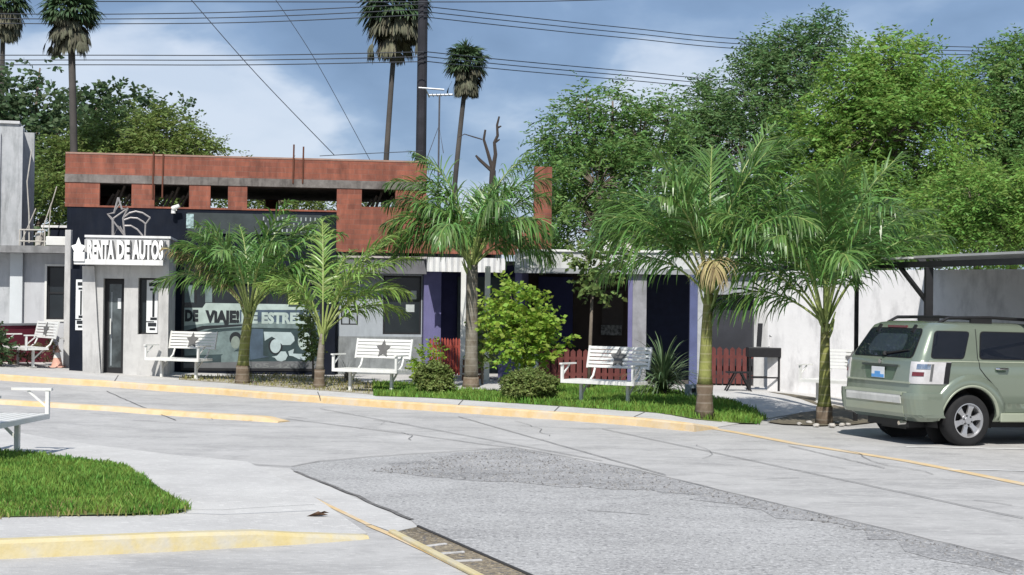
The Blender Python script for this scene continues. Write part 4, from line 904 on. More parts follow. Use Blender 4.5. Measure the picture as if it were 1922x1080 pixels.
def palm(label, base, trunk, r0, r1, fronds, seed, lmax=.55, n=46, leaf=None, tm=None, lean=(0, 0), basez=.35, stem=None, wid=.020, hang=.55, dry=(), grp='young feather palms along the kerb'):
    rs = np.random.RandomState(seed); T = thing('feather_palm', label, 'palm', base, group=grp)
    tp = Vector((lean[0], lean[1], trunk)); pts = []; rr = []
    for i in range(13):
        t = i/12; z = trunk*t; pts.append((lean[0]*t*t, lean[1]*t*t, z-.05 if i == 0 else z)); rr.append(r0*(1-t)+r1*t + .045*math.exp(-z/.12) + .02*math.exp(-((z-basez)/.08)**2))
    k = [i for i, q in enumerate(pts) if q[2] <= basez+.05]; k = max(2, len(k))
    lo = MB().tube(pts[:k], rr[:k], 14).build('trunk_base', TB, T, smooth=True)
    MB().tube([Vector(q)-Vector((0, 0, .01)) for q in pts[k-1:]], [r*.93 for r in rr[k-1:]], 14).build('trunk', tm or TG, T, smooth=True)
    mbs = MB()                                        # dry husks of old leaf bases
    for i in range(10):
        a = rs.uniform(0, 6.28); z = trunk-rs.uniform(.0, .25); c = Vector((math.cos(a), math.sin(a), 0))
        mbs.tube([tp+c*r1*.7+Vector((0, 0, z-trunk)), tp+c*(r1+.03)+Vector((0, 0, z-trunk+.12)), tp+c*(r1+.06+rs.uniform(0, .05))+Vector((0, 0, z-trunk+.3))], [.03, .022, .010], 6)
    mbs.build('leaf_sheaths', RACH, T)
    for i, (az_, el0, L, dp) in enumerate(fronds):
        mb = MB(); st = MB(); org = tp+Vector((math.cos(az_), math.sin(az_), 0))*r1*.4
        frond(rs, mb, st, org, az_, el0, L, dp, lmax*rs.uniform(.9, 1.1), n, wid=wid, hang=hang*(1.25-.55*max(0, min(1, (el0-.8)/.6))))
        F_ = mb.build('frond', leaf or PALM, T); st.build('stalk', RACH, F_)
    for i, (az_, el0, L, dp) in enumerate(dry):
        mb = MB(); st = MB(); frond(rs, mb, st, tp+Vector((math.cos(az_), math.sin(az_), 0))*r1*.5, az_, el0, L, dp, lmax*.8, n, wid=wid*.7, hang=hang*1.6)
        F_ = mb.build('dry_frond', PALMD, T); st.build('stalk', PALMD, F_)
    return T
def ringfr(rs, n, els, L, dp, az0=0):
    out = []
    for i in range(n):
        t = i/max(1, n-1); e = els[0]*(1-t)+els[1]*t+rs.uniform(-.08, .08); out.append((az0+i*2.4+rs.uniform(-.2, .2), e, L*rs.uniform(.85, 1.1)*(1-.1*abs(t-.5)), dp[0]*(1-t)+dp[1]*t+rs.uniform(-.15, .15)))
    return out
rs = np.random.RandomState(11)
pi = math.pi
palm('leftmost feather palm, dark green, in front of the mural window', gp(455, 720, .12), 1.5, .135, .10,
     ringfr(rs, 15, (1.5, 1.0), 2.6, (.8, 1.7), .9)+[(pi, 1.05, 2.1, 1.0), (3.3, 1.25, 2.2, 1.3), (0.1, 1.05, 2.5, 1.5), (-.2, 1.2, 2.9, 1.4), (.35, 1.3, 3.0, 1.2), (-.1, .9, 2.2, 1.5), (2.9, 1.35, 2.3, 1.2)], 1, lmax=.60, n=54, dry=[(pi*1.02, .98, 2.3, .9)], lean=(.12, 0), hang=.75, wid=.016)
palm('shortest feather palm, lime green with a thin grey trunk, second from the left', gp(599, 728, .12), 1.1, .10, .06,
     [(0.1, 1.15, 2.6, 1.2), (0.5, 1.0, 2.3, 1.5), (-.3, .95, 2.2, 1.4), (-.6, 1.2, 2.3, 1.3), (1.2, 1.3, 2.4, 1.1), (2.6, 1.3, 1.9, 1.4), (pi, 1.15, 1.8, 1.4), (3.8, 1.25, 1.8, 1.5), (.2, .8, 1.9, 1.5), (1.8, 1.5, 2.6, .8), (-.2, 1.3, 2.8, 1.0), (.3, 1.25, 2.9, 1.1)], 2, lmax=.52, n=46, leaf=PALM2, tm=TGR, lean=(.06, 0), wid=.016)
palm('third and tallest feather palm, with drooping strands before the white awning', gp(884, 727, .12), 2.55, .15, .12,
     ringfr(rs, 15, (1.5, .85), 2.3, (1.0, 2.1), .6)+[(pi, 1.2, 2.3, 2.2), (0, 1.2, 2.1, 2.2), (pi, 1.4, 2.8, 1.7), (.15, 1.42, 2.8, 1.6), (2.8, 1.45, 3.0, 1.1), (3.2, .95, 2.2, 2.0), (.4, 1.45, 3.0, 1.1), (.1, .8, 1.9, 2.0), (2.9, 1.25, 2.7, 1.8)], 3, lmax=.75, n=60, tm=TGR, wid=.015, hang=1.1)
palm('fourth feather palm, bright green with a small yellow dead frond over its trunk', gp(1322, 779, .12), 1.95, .13, .08,
     ringfr(rs, 9, (1.52, 1.0), 2.7, (.7, 1.6), 1.0)+[(0.0, 1.2, 2.8, 1.0), (pi, 1.05, 2.3, 1.7), (.2, 1.35, 3.0, .8), (3.3, 1.15, 2.4, 1.6), (.5, 1.4, 3.2, .7), (2.8, 1.3, 2.6, 1.4), (pi, .8, 2.0, 1.7), (.1, .95, 2.3, 1.5), (4.0, 1.3, 2.4, 1.5)], 4, lmax=.78, n=54, wid=.015, hang=.8, dry=[(4.7, 1.45, 1.15, 3.0)], lean=(.05, 0), basez=.5)
palm('rightmost feather palm, widest dark crown, next to the green car', gp(1547, 795, .02), 1.6, .115, .075,
     ringfr(rs, 10, (1.52, 1.0), 2.6, (.8, 1.6), 2.0)+[(0.05, 1.12, 2.6, 1.3), (pi, .95, 2.4, 1.6), (.3, 1.25, 2.8, 1.2), (3.4, 1.2, 2.8, 1.3), (0, 1.45, 3.1, .8), (4.7, 1.45, 3.0, .9), (pi, .7, 2.0, 1.6), (2.9, 1.4, 3.0, 1.0)], 5, lmax=.78, n=54, wid=.015, hang=.8, basez=.25)

# ---------------------------------------------------------------- tall fan palms
FANL = mat('fan_leaf', (.045, .08, .035), .5, 0, .2, 1, col2=(.075, .12, .05), trans=.2, island=.6)
FAND = mat('fan_leaf_dead', (.075, .08, .05), .85, 0, .2, 1, col2=(.13, .12, .08), island=.6)
FTR = mat('fan_trunk', (.05, .045, .042), .9, 0, .2, 1, col2=(.09, .08, .072), bump=.4, bscale=3)
def fanleaf(rs, mb, org, d, r, dead):
    d = d.normalized(); side = d.cross(Vector((0, 0, 1)));
    if side.length < .05: side = Vector((1, 0, 0))
    side.normalize(); up = side.cross(d); k = 16; st = Vector(org)+d*r*.75; 
    mb.add([org-side*.03, org+side*.03, st+side*.03, st-side*.03], [(0, 1, 2, 3)])
    for i in range(k):
        a = (i/(k-1)-.5)*(2.6 if not dead else 1.5)+rs.uniform(-.06, .06); v = d*math.cos(a)+side*math.sin(a)+up*rs.uniform(-.1, .1); l = r*rs.uniform(.8, 1.1); p = st.copy(); o = len(mb.v); w_ = r*.075
        for j in range(4):
            ww = w_*(.35, 1, .8, .08)[j]; b_ = v.cross(up); b_.normalize(); mb.v += [tuple(p-b_*ww), tuple(p+b_*ww)]
            v = v+Vector((0, 0, -(.12+.25*j)*(1.6 if dead else 1))); v.normalize(); p = p+v*l/3
        for j in range(3): mb.f.append((o+2*j, o+2*j+1, o+2*j+3, o+2*j+2))
def fanpalm(label, px, py, topx, Y, rc, seed, basepx=None):
    rs = np.random.RandomState(seed); top = at(topx, py, Y); bx = at(basepx, 300, Y) if basepx else top
    bp_ = Vector((bx.x+(bx.x-top.x)*.25, Y, g(bx.x))); T = thing('fan_palm', label, 'palm', bp_, group='tall fan palms behind the buildings')
    tp = top-bp_; pts = [(tp.x*(t**1.6), 0, tp.z*t-.1) for t in [i/14 for i in range(15)]]
    MB().tube(pts, [.13-.03*i/14 for i in range(15)], 10).build('trunk', FTR, T, smooth=True)
    mg = MB(); md = MB()
    for i in range(44):
        a = i*2.4; e = 1.45-1.75*(i/43)**.9; d = Vector((math.cos(a)*math.cos(e), math.sin(a)*math.cos(e), math.sin(e))); fanleaf(rs, mg, tp+Vector((0, 0, rc*.25)), d, rc*.62*rs.uniform(.85, 1.1), False)
    for i in range(64):
        a = rs.uniform(0, 6.28); z = -rs.uniform(0, rc*.75); d = Vector((math.cos(a)*(1.0-.5*abs(z)/rc), math.sin(a)*(1.0-.5*abs(z)/rc), -.25-.9*abs(z)/rc)); fanleaf(rs, md, tp+Vector((0, 0, z*.7+rc*.25)), d, rc*.56*rs.uniform(.8, 1.1), True)
    for i in range(5):                                # loose hanging fronds
        a = rs.uniform(0, 6.28); d = Vector((math.cos(a)*.5, math.sin(a)*.5, -1)); o_ = tp+Vector((math.cos(a)*rc*.6, math.sin(a)*rc*.6, -rc*.45)); fanleaf(rs, md, o_, d, rc*.38, True)
    mg.build('crown', FANL, T); md.build('dead_skirt', FAND, T)
fanpalm('tall fan palm at the upper left, its trunk crossing the dark trees', 0, 40, 133, 45, .98, 21, 143)
fanpalm('fan palm cut off by the upper left corner', 0, 22, 6, 62, 1.25, 22, 0)
fanpalm('tall fan palm with shaggy crown just left of the thick dark pole', 0, 36, 744, 60, 1.6, 23, 719)
fanpalm('smaller fan palm right of the thick dark pole', 0, 132, 876, 64, 1.05, 24, 846)

# ---------------------------------------------------------------- broad trees
BARK = mat('bark', (.11, .085, .065), .9, 0, .25, 3, col2=(.18, .15, .12), bump=.5, bscale=10)
def leafmat(name, c1, c2, isl=.7): return mat(name, c1, .55, 0, .2, .35, col2=c2, trans=.4, island=isl, spec=.3)
LM = {'dark': leafmat('leaf_dark', (.065, .11, .05), (.12, .18, .08)), 'mid': leafmat('leaf_mid', (.10, .195, .055), (.19, .31, .085)), 'lime': leafmat('leaf_lime', (.14, .255, .05), (.24, .375, .075)),
      'olive': leafmat('leaf_olive', (.12, .175, .045), (.21, .27, .07)), 'blue': leafmat('leaf_bluish', (.09, .17, .06), (.16, .26, .09))}
def tree(label, X, Y, blobs, m, seed, leaf=.17, dens=1.0, feather=True, trunk=.25, name='broad_tree', grp='broad trees behind the buildings'):
    """blobs: (px, py, rx_px, ry_px, dy) lobes of the crown given where they stand at depth Y+dy"""
    rs = np.random.RandomState(seed); s = F/Y; base = Vector((X, Y, g(X))); T = thing(name, label, 'tree', base, group=grp)
    vs = []; fs = []; br = MB(); cen = []
    for (px, py, rx, ry, dy) in blobs:
        c = at(px, py, Y+dy)-base; cen.append((c, rx/s, ry/s))
    tz = min(c.z-b*.6 for c, a, b in cen); tz = max(.06, tz)
    mean = sum((c for c, a, b in cen), Vector())/len(cen)
    br.tube([(0, 0, -.1), (mean.x*.1, mean.y*.1, tz*.5), (mean.x*.25, mean.y*.25, tz)], [trunk, trunk*.8, trunk*.6], 8)
    arr = []
    nrmz = lambda A: A/np.maximum(np.linalg.norm(A, axis=1, keepdims=True), 1e-6)
    for c, a, b in cen:
        j = Vector((mean.x*.25, mean.y*.25, tz)); mid = j.lerp(c, .5)+Vector((rs.uniform(-.3, .3), rs.uniform(-.3, .3), .2))*min(1, a); br.tube([j, mid, c], [trunk*.5, trunk*.33, trunk*.12], 6)
        ns = int(dens*34*(a*b*1.2+a*a)/(leaf/.17)*1.15); ax = np.array([a, a, b]); cc = np.array(c)
        for _ in range(int(min(ns*.05, 40))):         # twigs
            v = rs.normal(size=3); v /= np.linalg.norm(v); e = c+Vector(v*ax)*rs.uniform(.5, .9); st = c+Vector(v*ax)*.15; br.tube([st, st.lerp(e, .5)+Vector((0, 0, .1*a)), e], [.03*trunk*4, .02*trunk*4, .008], 3, False)
        v = nrmz(rs.normal(size=(ns, 3))); rr = rs.uniform(.30, 1.0, (ns, 1))**.5
        if ns > 400:                                  # gather most sprays into clumps
            kc = nrmz(rs.normal(size=(max(8, int(9+3*a)), 3)))*rs.uniform(.62, 1.05, (max(8, int(9+3*a)), 1)); wh = rs.randint(0, len(kc), ns); v2 = kc[wh]+rs.normal(size=(ns, 3))*np.array([.20, .20, .16]); use = rs.uniform(size=(ns, 1)) < .78
            vv = np.where(use, v2, v*rr); rr = np.linalg.norm(vv, axis=1, keepdims=True); v = nrmz(vv)
        bump = 1+.20*np.sin(v[:, :1]*5+seed)*np.sin(v[:, 1:2]*4+1)*np.sin(v[:, 2:]*6+seed*2)+.12*np.sin(v[:, :1]*11+c.x)*np.sin(v[:, 2:]*10+2+c.z)
        p = cc+v*ax*rr*bump; keep = (np.sin(p[:, 0]*2.1/a*1.3+seed)+np.sin(p[:, 1]*1.9/a+2)+np.sin(p[:, 2]*2.6/b*1.2+c.x)) > -1.25; p = p[keep]; v = v[keep]; n_ = len(p)
        h = nrmz(v+np.stack([rs.uniform(-.6, .6, n_), rs.uniform(-.6, .6, n_), rs.uniform(-.1, .8, n_)], 1)); L = leaf*rs.uniform(1.6, 3.2, (n_, 1))*(1.3 if feather else 1)
        nseg = 5 if feather else 4; q = p
        for k in range(nseg):
            h = nrmz(h+np.array([0, 0, -.22 if feather else -.08])); q = q+h*(L/nseg); sd = nrmz(np.cross(h, np.stack([rs.uniform(-.3, .3, n_), rs.uniform(-.3, .3, n_), np.ones(n_)], 1)))
            for sg in (-1, 1):
                dv = nrmz(sd*sg*rs.uniform(.6, 1.1, (n_, 1))+h*rs.uniform(.2, .9, (n_, 1))+np.stack([np.zeros(n_), np.zeros(n_), rs.uniform(-.5, .2, n_)], 1)); ll = leaf*rs.uniform(.55, 1.1, (n_, 1))*(1 if feather else 1.2)
                wv = nrmz(np.cross(dv, np.stack([rs.uniform(-1, 1, n_), rs.uniform(-1, 1, n_), rs.uniform(-.3, 1, n_)], 1))); ww = ll*(.17 if feather else .34); m1 = q+dv*ll*.45
                arr.append(np.stack([q, m1+wv*ww, q+dv*ll, m1-wv*ww], 1))
    mb = MB(); mb.np(np.concatenate(arr)); print(name, seed, sum(len(x) for x in arr)); mb.build('crown', LM[m], T); br.build('trunk', BARK, T, smooth=True); return T
wx = lambda px, Y: (px-961)/F*Y
tree('broad leafy tree rising behind the right end of the brick building', wx(1150, 50), 50, [(1060, 330, 45, 60, 0), (1080, 260, 55, 60, 0), (1140, 240, 55, 62, 1), (1200, 260, 60, 60, 0), (1120, 350, 85, 80, -1), (1220, 350, 75, 80, 0), (1120, 430, 95, 60, -1), (1030, 280, 25, 30, 0), (1255, 230, 30, 35, 0), (1100, 195, 22, 26, 0), (1150, 190, 22, 24, 0)], 'mid', 31, leaf=.20, dens=4.95)
tree('tall tree with two ragged tops behind the fourth palm', wx(1420, 56), 56, [(1330, 240, 60, 65, 0), (1410, 200, 70, 75, 0), (1480, 170, 62, 75, 0), (1500, 110, 45, 55, 0), (1545, 85, 35, 42, 0), (1440, 120, 45, 45, 0), (1390, 290, 100, 80, -1), (1310, 205, 30, 35, 0), (1290, 330, 60, 70, 0), (1400, 400, 120, 80, 0), (1545, 60, 24, 24, 0), (1465, 75, 20, 22, 0)], 'blue', 32, leaf=.21, dens=4.67)
tree('round bright green tree rising above the rightmost palm', wx(1660, 46), 46, [(1650, 150, 80, 65, 0), (1710, 160, 80, 70, 0), (1760, 200, 65, 60, 0), (1600, 220, 75, 65, 0), (1560, 270, 75, 60, 0), (1660, 260, 110, 90, -1), (1780, 280, 70, 80, 0), (1700, 350, 110, 80, 0), (1530, 330, 75, 70, 0), (1670, 110, 40, 30, 0), (1720, 105, 30, 22, 0), (1590, 400, 120, 60, 0), (1600, 150, 50, 50, 0)], 'lime', 33, leaf=.19, dens=5.22)
tree('dense green tree cut off by the right edge, upper right', wx(1900, 50), 50, [(1880, 150, 55, 55, 0), (1920, 120, 50, 40, 0), (1850, 220, 60, 60, 0), (1910, 240, 80, 80, 0), (1850, 320, 80, 80, 0), (1960, 200, 80, 90, 1), (1830, 400, 80, 70, 0), (1910, 400, 90, 80, 0), (1990, 330, 80, 90, 0), (1870, 110, 20, 22, 0)], 'mid', 34, leaf=.2, dens=5.22)
tree('low feathery yellow-green tree just above the carport roof', wx(1830, 35), 35, [(1760, 400, 60, 50, 0), (1830, 385, 80, 55, 0), (1900, 370, 70, 60, 0), (1780, 450, 70, 40, 0), (1880, 440, 90, 55, 0), (1960, 400, 70, 70, 0)], 'lime', 35, leaf=.14, dens=6.05, trunk=.15)
tree('dim tree low behind the rightmost palm and the porch end', wx(1500, 44), 44, [(1300, 430, 80, 60, 0), (1400, 440, 90, 55, 0), (1500, 440, 100, 60, 0), (1620, 440, 100, 55, 0), (1200, 450, 60, 40, 0), (1690, 420, 60, 60, 0)], 'mid', 36, leaf=.18, dens=4.40)
tree('dark ragged tree behind the concrete tower in the upper left', wx(40, 54), 54, [(15, 185, 50, 40, 0), (70, 205, 36, 45, 0), (40, 260, 90, 80, 0), (110, 260, 60, 60, 0), (80, 350, 80, 90, 0), (-40, 220, 70, 80, 0), (150, 330, 60, 60, 0), (75, 128, 14, 16, 0), (100, 420, 60, 60, 0)], 'dark', 37, leaf=.22, dens=1.3, feather=False)
tree('dark tree behind the left part of the brick parapet', wx(190, 58), 58, [(140, 195, 24, 26, 0), (180, 195, 34, 28, 0), (215, 200, 30, 30, 0), (150, 230, 50, 50, 0), (210, 250, 60, 60, 0), (265, 210, 30, 32, 0), (290, 235, 32, 36, 0), (345, 225, 22, 28, 0)], 'dark', 38, leaf=.22, dens=1.3, feather=False)
tree('olive green tree behind the brick parapet, right of the upper left fan palm', wx(290, 48), 48, [(200, 270, 60, 40, 0), (260, 260, 60, 45, 0), (320, 265, 55, 48, 0), (355, 290, 40, 40, 0), (300, 310, 90, 40, 0), (170, 310, 60, 50, 0), (395, 290, 22, 22, 0), (110, 330, 40, 60, 0), (240, 350, 120, 60, 0)], 'olive', 39, leaf=.17, dens=5.50)
tree('low tree seen through the brick window openings', wx(480, 52), 52, [(430, 345, 60, 30, 0), (520, 360, 70, 30, 0), (620, 365, 60, 28, 0), (720, 370, 70, 28, 0)], 'olive', 40, leaf=.18, dens=3.85)
# dead tree
p = Vector((wx(920, 45), 45, 0)); T = thing('dead_tree', 'bare dead branches sticking up behind the third palm', 'tree', p); K_ = mat('dead_bark', (.05, .04, .035), .9)
loc = lambda x, y: at(x, y, 45)-p
mb = MB().tube([(0, 0, 0), loc(922, 400), loc(925, 320)], [.16, .13, .09], 8)
mb.tube([loc(925, 320), loc(915, 285), loc(908, 262), loc(911, 244)], [.07, .055, .045, .035], 6); mb.tube([loc(925, 320), loc(930, 290), loc(928, 268), loc(934, 255), loc(933, 235), loc(937, 219)], [.08, .065, .055, .05, .04, .03], 6)
mb.tube([loc(928, 268), loc(938, 262)], [.05, .02], 5).tube([loc(934, 240), loc(941, 237)], [.04, .02], 5).tube([loc(922, 320), loc(900, 300), loc(893, 292)], [.06, .05, .03], 5).tube([loc(905, 262), loc(888, 257), loc(872, 252), loc(860, 258)], [.02, .02, .015, .01], 5)
mb.build('trunk', K_, T)

# ---------------------------------------------------------------- shrubs and small plants
LM['bushlime'] = leafmat('bush_lime', (.20, .32, .04), (.34, .46, .07), .6); LM['box'] = leafmat('boxwood', (.14, .19, .05), (.27, .32, .10), .9); LM['weed'] = leafmat('dry_weed', (.16, .13, .07), (.26, .22, .12)); LM['sap'] = leafmat('sapling_leaf', (.10, .16, .05), (.25, .32, .10), .6)
def shrub(label, px, py, z, blobs, m, seed, leaf, dens, cat='bush', name='shrub', feather=False, trunk=.03, grp=None):
    b = gp(px, py, z); T = tree(label, b.x, b.y, blobs, m, seed, leaf, dens, feather, trunk, name, grp)
    T.location = b; T['category'] = cat
    if grp is None and 'group' in T: del T['group']
    return T
shrub('large round bright lime bush in front of the porch, beside the third palm', 985, 744, .12, [(958, 575, 25, 24, 0), (988, 598, 30, 29, 0), (935, 610, 25, 25, 0), (1018, 625, 23, 24, 0), (980, 643, 40, 32, -.1), (955, 548, 9, 12, 0), (915, 597, 10, 12, 0), (1052, 640, 14, 18, 0), (960, 668, 34, 24, 0), (1008, 668, 32, 22, 0)], 'bushlime', 51, .10, 5.5)
shrub('small clipped round bush in front of the fence, right of the second-palm bench', 815, 742, .12, [(815, 717, 22, 19, 0), (802, 722, 14, 15, 0), (829, 722, 13, 15, 0), (815, 729, 23, 12, 0)], 'box', 52, .045, 60, grp='clipped round bushes')
shrub('wide clipped low bush on the lawn, left of the porch bench', 992, 755, .12, [(992, 730, 32, 17, 0), (969, 735, 18, 14, 0), (1015, 735, 18, 14, 0), (992, 739, 36, 12, 0)], 'box', 53, .045, 60, grp='clipped round bushes')
shrub('small leafy shrub behind the right end of the second-palm bench', 800, 728, .12, [(797, 690, 17, 18, 0), (812, 675, 12, 16, .2), (792, 708, 16, 12, 0)], 'bushlime', 54, .07, 7)
shrub('thin sapling with a pale leafy tuft behind the porch bench', 1105, 735, .12, [(1100, 492, 25, 20, 0), (1130, 498, 28, 24, 0), (1150, 490, 20, 18, 0), (1115, 530, 24, 26, 0), (1135, 550, 18, 14, 0)], 'sap', 55, .12, 3.6, cat='sapling', name='sapling', trunk=.045)
shrub('straggly variegated vine climbing by the grey trunk of the second palm', 588, 712, .12, [(577, 612, 9, 12, 0), (580, 632, 9, 14, 0), (585, 655, 8, 14, 0), (590, 675, 8, 12, 0)], 'sap', 56, .07, 14, cat='vine', name='vine')
shrub('brown dry weeds under the leftmost bench', 60, 690, .12, [(50, 674, 18, 9, .7), (85, 668, 16, 12, .7), (100, 658, 8, 12, .7), (28, 680, 12, 8, .7)], 'weed', 57, .06, 5, cat='weeds', name='weeds')
shrub('dark bush at the left edge in front of the maroon wall', 2, 688, .12, [(0, 665, 14, 20, 0), (-20, 655, 20, 30, 0)], 'dark', 58, .08, 12)
shrub('small leafy weed between the white post and the brick steps', 905, 722, .12, [(902, 640, 12, 22, 0), (905, 672, 14, 14, 0), (900, 610, 8, 18, 0)], 'olive', 59, .08, 10)
def strap(label, px, py, z, n, L, seed, m, wd=.022, cat='plant', name='strap_leaf_plant'):
    rs = np.random.RandomState(seed); p = gp(px, py, z); T = thing(name, label, cat, p); mb = MB()
    for i in range(n):
        a = i*2.4+rs.uniform(-.2, .2); e = rs.uniform(.15, 1.5); l = L*rs.uniform(.7, 1.1); h = Vector((math.cos(a), math.sin(a), 0)); q = Vector((0, 0, rs.uniform(.05, .45)*L*.6)); s = Vector((-h.y, h.x, 0)); o = len(mb.v); K = 8
        for k in range(K+1):
            w_ = wd*(1-.9*(k/K)**2.2)*(.7+.3*min(1, k/2)); mb.v += [tuple(q-s*w_), tuple(q+s*w_)]; e2 = e-1.9*(k/K)**1.5*(.4+.6*math.cos(e)); q = q+(h*math.cos(e2)+Vector((0, 0, math.sin(e2))))*l/K
        for k in range(K): mb.f.append((o+2*k, o+2*k+1, o+2*k+3, o+2*k+2))
    mb.build('leaves', m, T); MB().tube([(0, 0, -.03), (0, 0, L*.4)], [.06, .04], 8).build('stem', BARK, T); return T
STL = mat('strap_leaf', (.09, .14, .06), .45, 0, .2, 2, col2=(.17, .23, .11), trans=.2, island=.6, spec=.5)
strap('large plant of arching grey-green strap leaves right of the porch bench', 1245, 745, .12, 210, 1.12, 61, STL)
strap('small spiky grey plant behind the left armrest of the second-palm bench', 650, 718, .12, 40, .5, 62, mat('spiky_grey', (.16, .17, .14), .6, 0, .2, 3), .008)
strap('little tuft of grass blades at the foot of the first palm', 478, 722, .12, 22, .18, 63, STL, .006, 'tuft', 'grass_tuft')
# stones round the rightmost palm, leaf litter
STN = mat('pale_stone', (.38, .36, .33), .9, 0, .25, 5)
def stone(px, py, r, lb, m=STN, z=.02, name='stone', cat='stone', flat_=.6, grp='stones round the foot of the rightmost palm'):
    p = gp(px, py, z); rs = np.random.RandomState(int(px)); bm = bmesh.new(); bmesh.ops.create_icosphere(bm, subdivisions=2, radius=r)
    for v in bm.verts: v.co *= 1+rs.uniform(-.16, .16); v.co.z *= flat_
    me = bpy.data.meshes.new(name); bm.to_mesh(me); bm.free(); me.materials.append(m); o = bpy.data.objects.new(name, me); COL.objects.link(o); o.location = p+Vector((0, 0, r*flat_*.5)); tag(o, lb, cat, grp)
ords = ['leftmost', 'second from the left', 'third from the left', 'fourth from the left', 'fifth from the left', 'sixth from the left', 'rightmost']
for k, (px, py, r) in enumerate(((1500, 797, .04), (1519, 795, .055), (1532, 800, .05), (1562, 801, .06), (1572, 795, .045), (1580, 799, .05), (1592, 798, .04))):
    stone(px, py, r, f'{ords[k]} of seven pale stones at the foot of the rightmost palm', )
lf = mat('fallen_leaf', (.10, .055, .03), .8)
for px, py, lb in ((1500, 834, 'brown fallen leaf on the yellow parking line'), (596, 969, 'dark fallen leaf on the island pavement'), (160, 734, 'dark fallen leaf on the road near the left edge'), (560, 785, 'dark fallen leaf past the tip of the lane kerb')):
    p = gp(px, py, .06 if px == 596 else .01)
    if px == 596: p.z = g(p.x)+zisl(p.x, p.y)+.004; T = MB().add([(-.09, -.02, .0), (-.02, -.05, .03), (.09, .0, .01), (.0, .045, .035)], [(0, 1, 2, 3)]).add([(.0, .0, .02), (.06, -.04, .05), (.10, -.01, .03)], [(0, 1, 2)]).build('fallen_leaf', lf); T.location = p; tag(T, lb, 'leaf')

# ---------------------------------------------------------------- pole, antennas and wires
WIREM = mat('wire', (.03, .035, .045), .6)
pq = at(790, 300, 48); top = at(795, -60, 48)
T = thing('utility_pole', 'thick dark wooden utility pole rising behind the brick building', 'pole', (pq.x, 48, 0))
MB().tube([(0, 0, 0), (0, 0, pq.z), (top.x-pq.x, 0, top.z)], [.19, .17, .15], 12).build('pole', mat('tarred_wood', (.022, .022, .028), .85, 0, .3, 2), T)
MB().box(-1.2, 1.2, -.1, .02, top.z-.3, top.z-.15).box(-.9, .9, -.1, .02, top.z-1.9, top.z-1.78).build('crossarm', mat('tarred_wood', (.02, .02, .02)), T) if False else None
def wire(name, label, pts, Y, grp, r=.012, dY=0):
    q = []; n = len(pts)
    for i in range(n): q.append(at(pts[i][0], pts[i][1], Y+dY*i/(n-1)))
    # smooth the polyline
    out = []
    for i in range(n-1):
        p0, p1, p2, p3 = q[max(i-1, 0)], q[i], q[i+1], q[min(i+2, n-1)]
        for k in range(8):
            t = k/8; out.append(.5*((2*p1)+(p2-p0)*t+(2*p0-5*p1+4*p2-p3)*t*t+(3*p1-p0-3*p2+p3)*t*t*t))
    out.append(q[-1]); o = MB().tube(out, r, 5).build(name, WIREM); return tag(o, label, 'wire', grp)
G1 = 'power lines crossing the sky'
for k, (dy, l) in enumerate(((0, 'top'), (10, 'middle'), (20, 'bottom'))):
    wire('power_line', f'{l} wire of the upper three power lines left of the pole', [(-60, 26+dy*.9), (200, 27+dy*.9), (480, 22+dy), (795, 8+dy)], 47.8, None, r=.016)
    wire('power_line', f'{l} wire of the upper three power lines right of the pole', [(795, 12+dy), (960, 30+dy), (1180, 53+dy*.95), (1430, 76+dy*.9), (1870, 90+dy*.7), (2000, 92+dy*.7)], 47.8, None, r=.016, dY=14)
    wire('power_line', f'{l} wire of the lower three power lines left of the pole', [(-60, 104+dy*.9), (200, 104+dy*.9), (480, 104+dy*.9), (795, 98+dy*.9)], 47.8, None, r=.016)
    wire('power_line', f'{l} wire of the lower three power lines right of the pole', [(795, 97+dy*.9), (960, 114+dy*.9), (1180, 134+dy*.85), (1400, 153+dy*.8), (1900, 178+dy*.7)], 47.8, None, r=.016, dY=14)
wire('power_line', 'single wire along the very top edge of the sky', [(180, 3), (640, 4), (1000, 3), (1240, -4)], 46, None, r=.016)
wire('power_line', 'low thin wire just above the brick parapet, left of the pole', [(600, 293), (700, 288), (793, 284)], 47, None, r=.012)
wire('guy_wire', 'left slanting guy wire coming down from the top of the sky', [(352, -8), (480, 138), (628, 292)], 42, None, r=.012)
wire('guy_wire', 'right slanting guy wire coming down from the top of the sky', [(512, -8), (590, 110), (694, 300)], 42, None, r=.009)
AL = mat('aluminium', (.4, .42, .44), .4, .6)
p = at(823, 275, 44)
T = thing('tv_antenna', 'television antenna on a thin mast right of the utility pole', 'antenna', (p.x, 44, 0)); q = at(825, 178, 44)
MB().tube([(0, 0, 3), (q.x-p.x, 0, q.z)], .03, 6).tube([(-.35, 0, p.z-.4), (q.x-p.x, 0, q.z-.9), (.15, 0, p.z-.2)], .012, 5).build('mast', mat('mast', (.08, .08, .09), .6), T); a = at(805, 179, 44)-Vector((p.x, 44, 0)); b = at(850, 178, 44)-Vector((p.x, 44, 0)); MB().tube([a, b], .03, 6).build('boom', AL, T)
mb = MB()
for k in range(7): c = a.lerp(b, k/6); mb.tube([c+Vector((0, -.4+.03*k, 0)), c+Vector((0, .4-.03*k, 0))], .012, 5)
mb.build('elements', AL, T)
p = at(800, 153, 44.5); T = thing('tv_antenna', 'television antenna bar fixed high across the utility pole', 'antenna', (p.x, 46, p.z)); MB().tube([(-.32, 0, .02), (.47, 0, -.03)], .03, 6).build('boom', AL, T); MB().beam((-.1, 0, 0), (-.1, 1.9, 0), .03).build('bracket', AL, T)
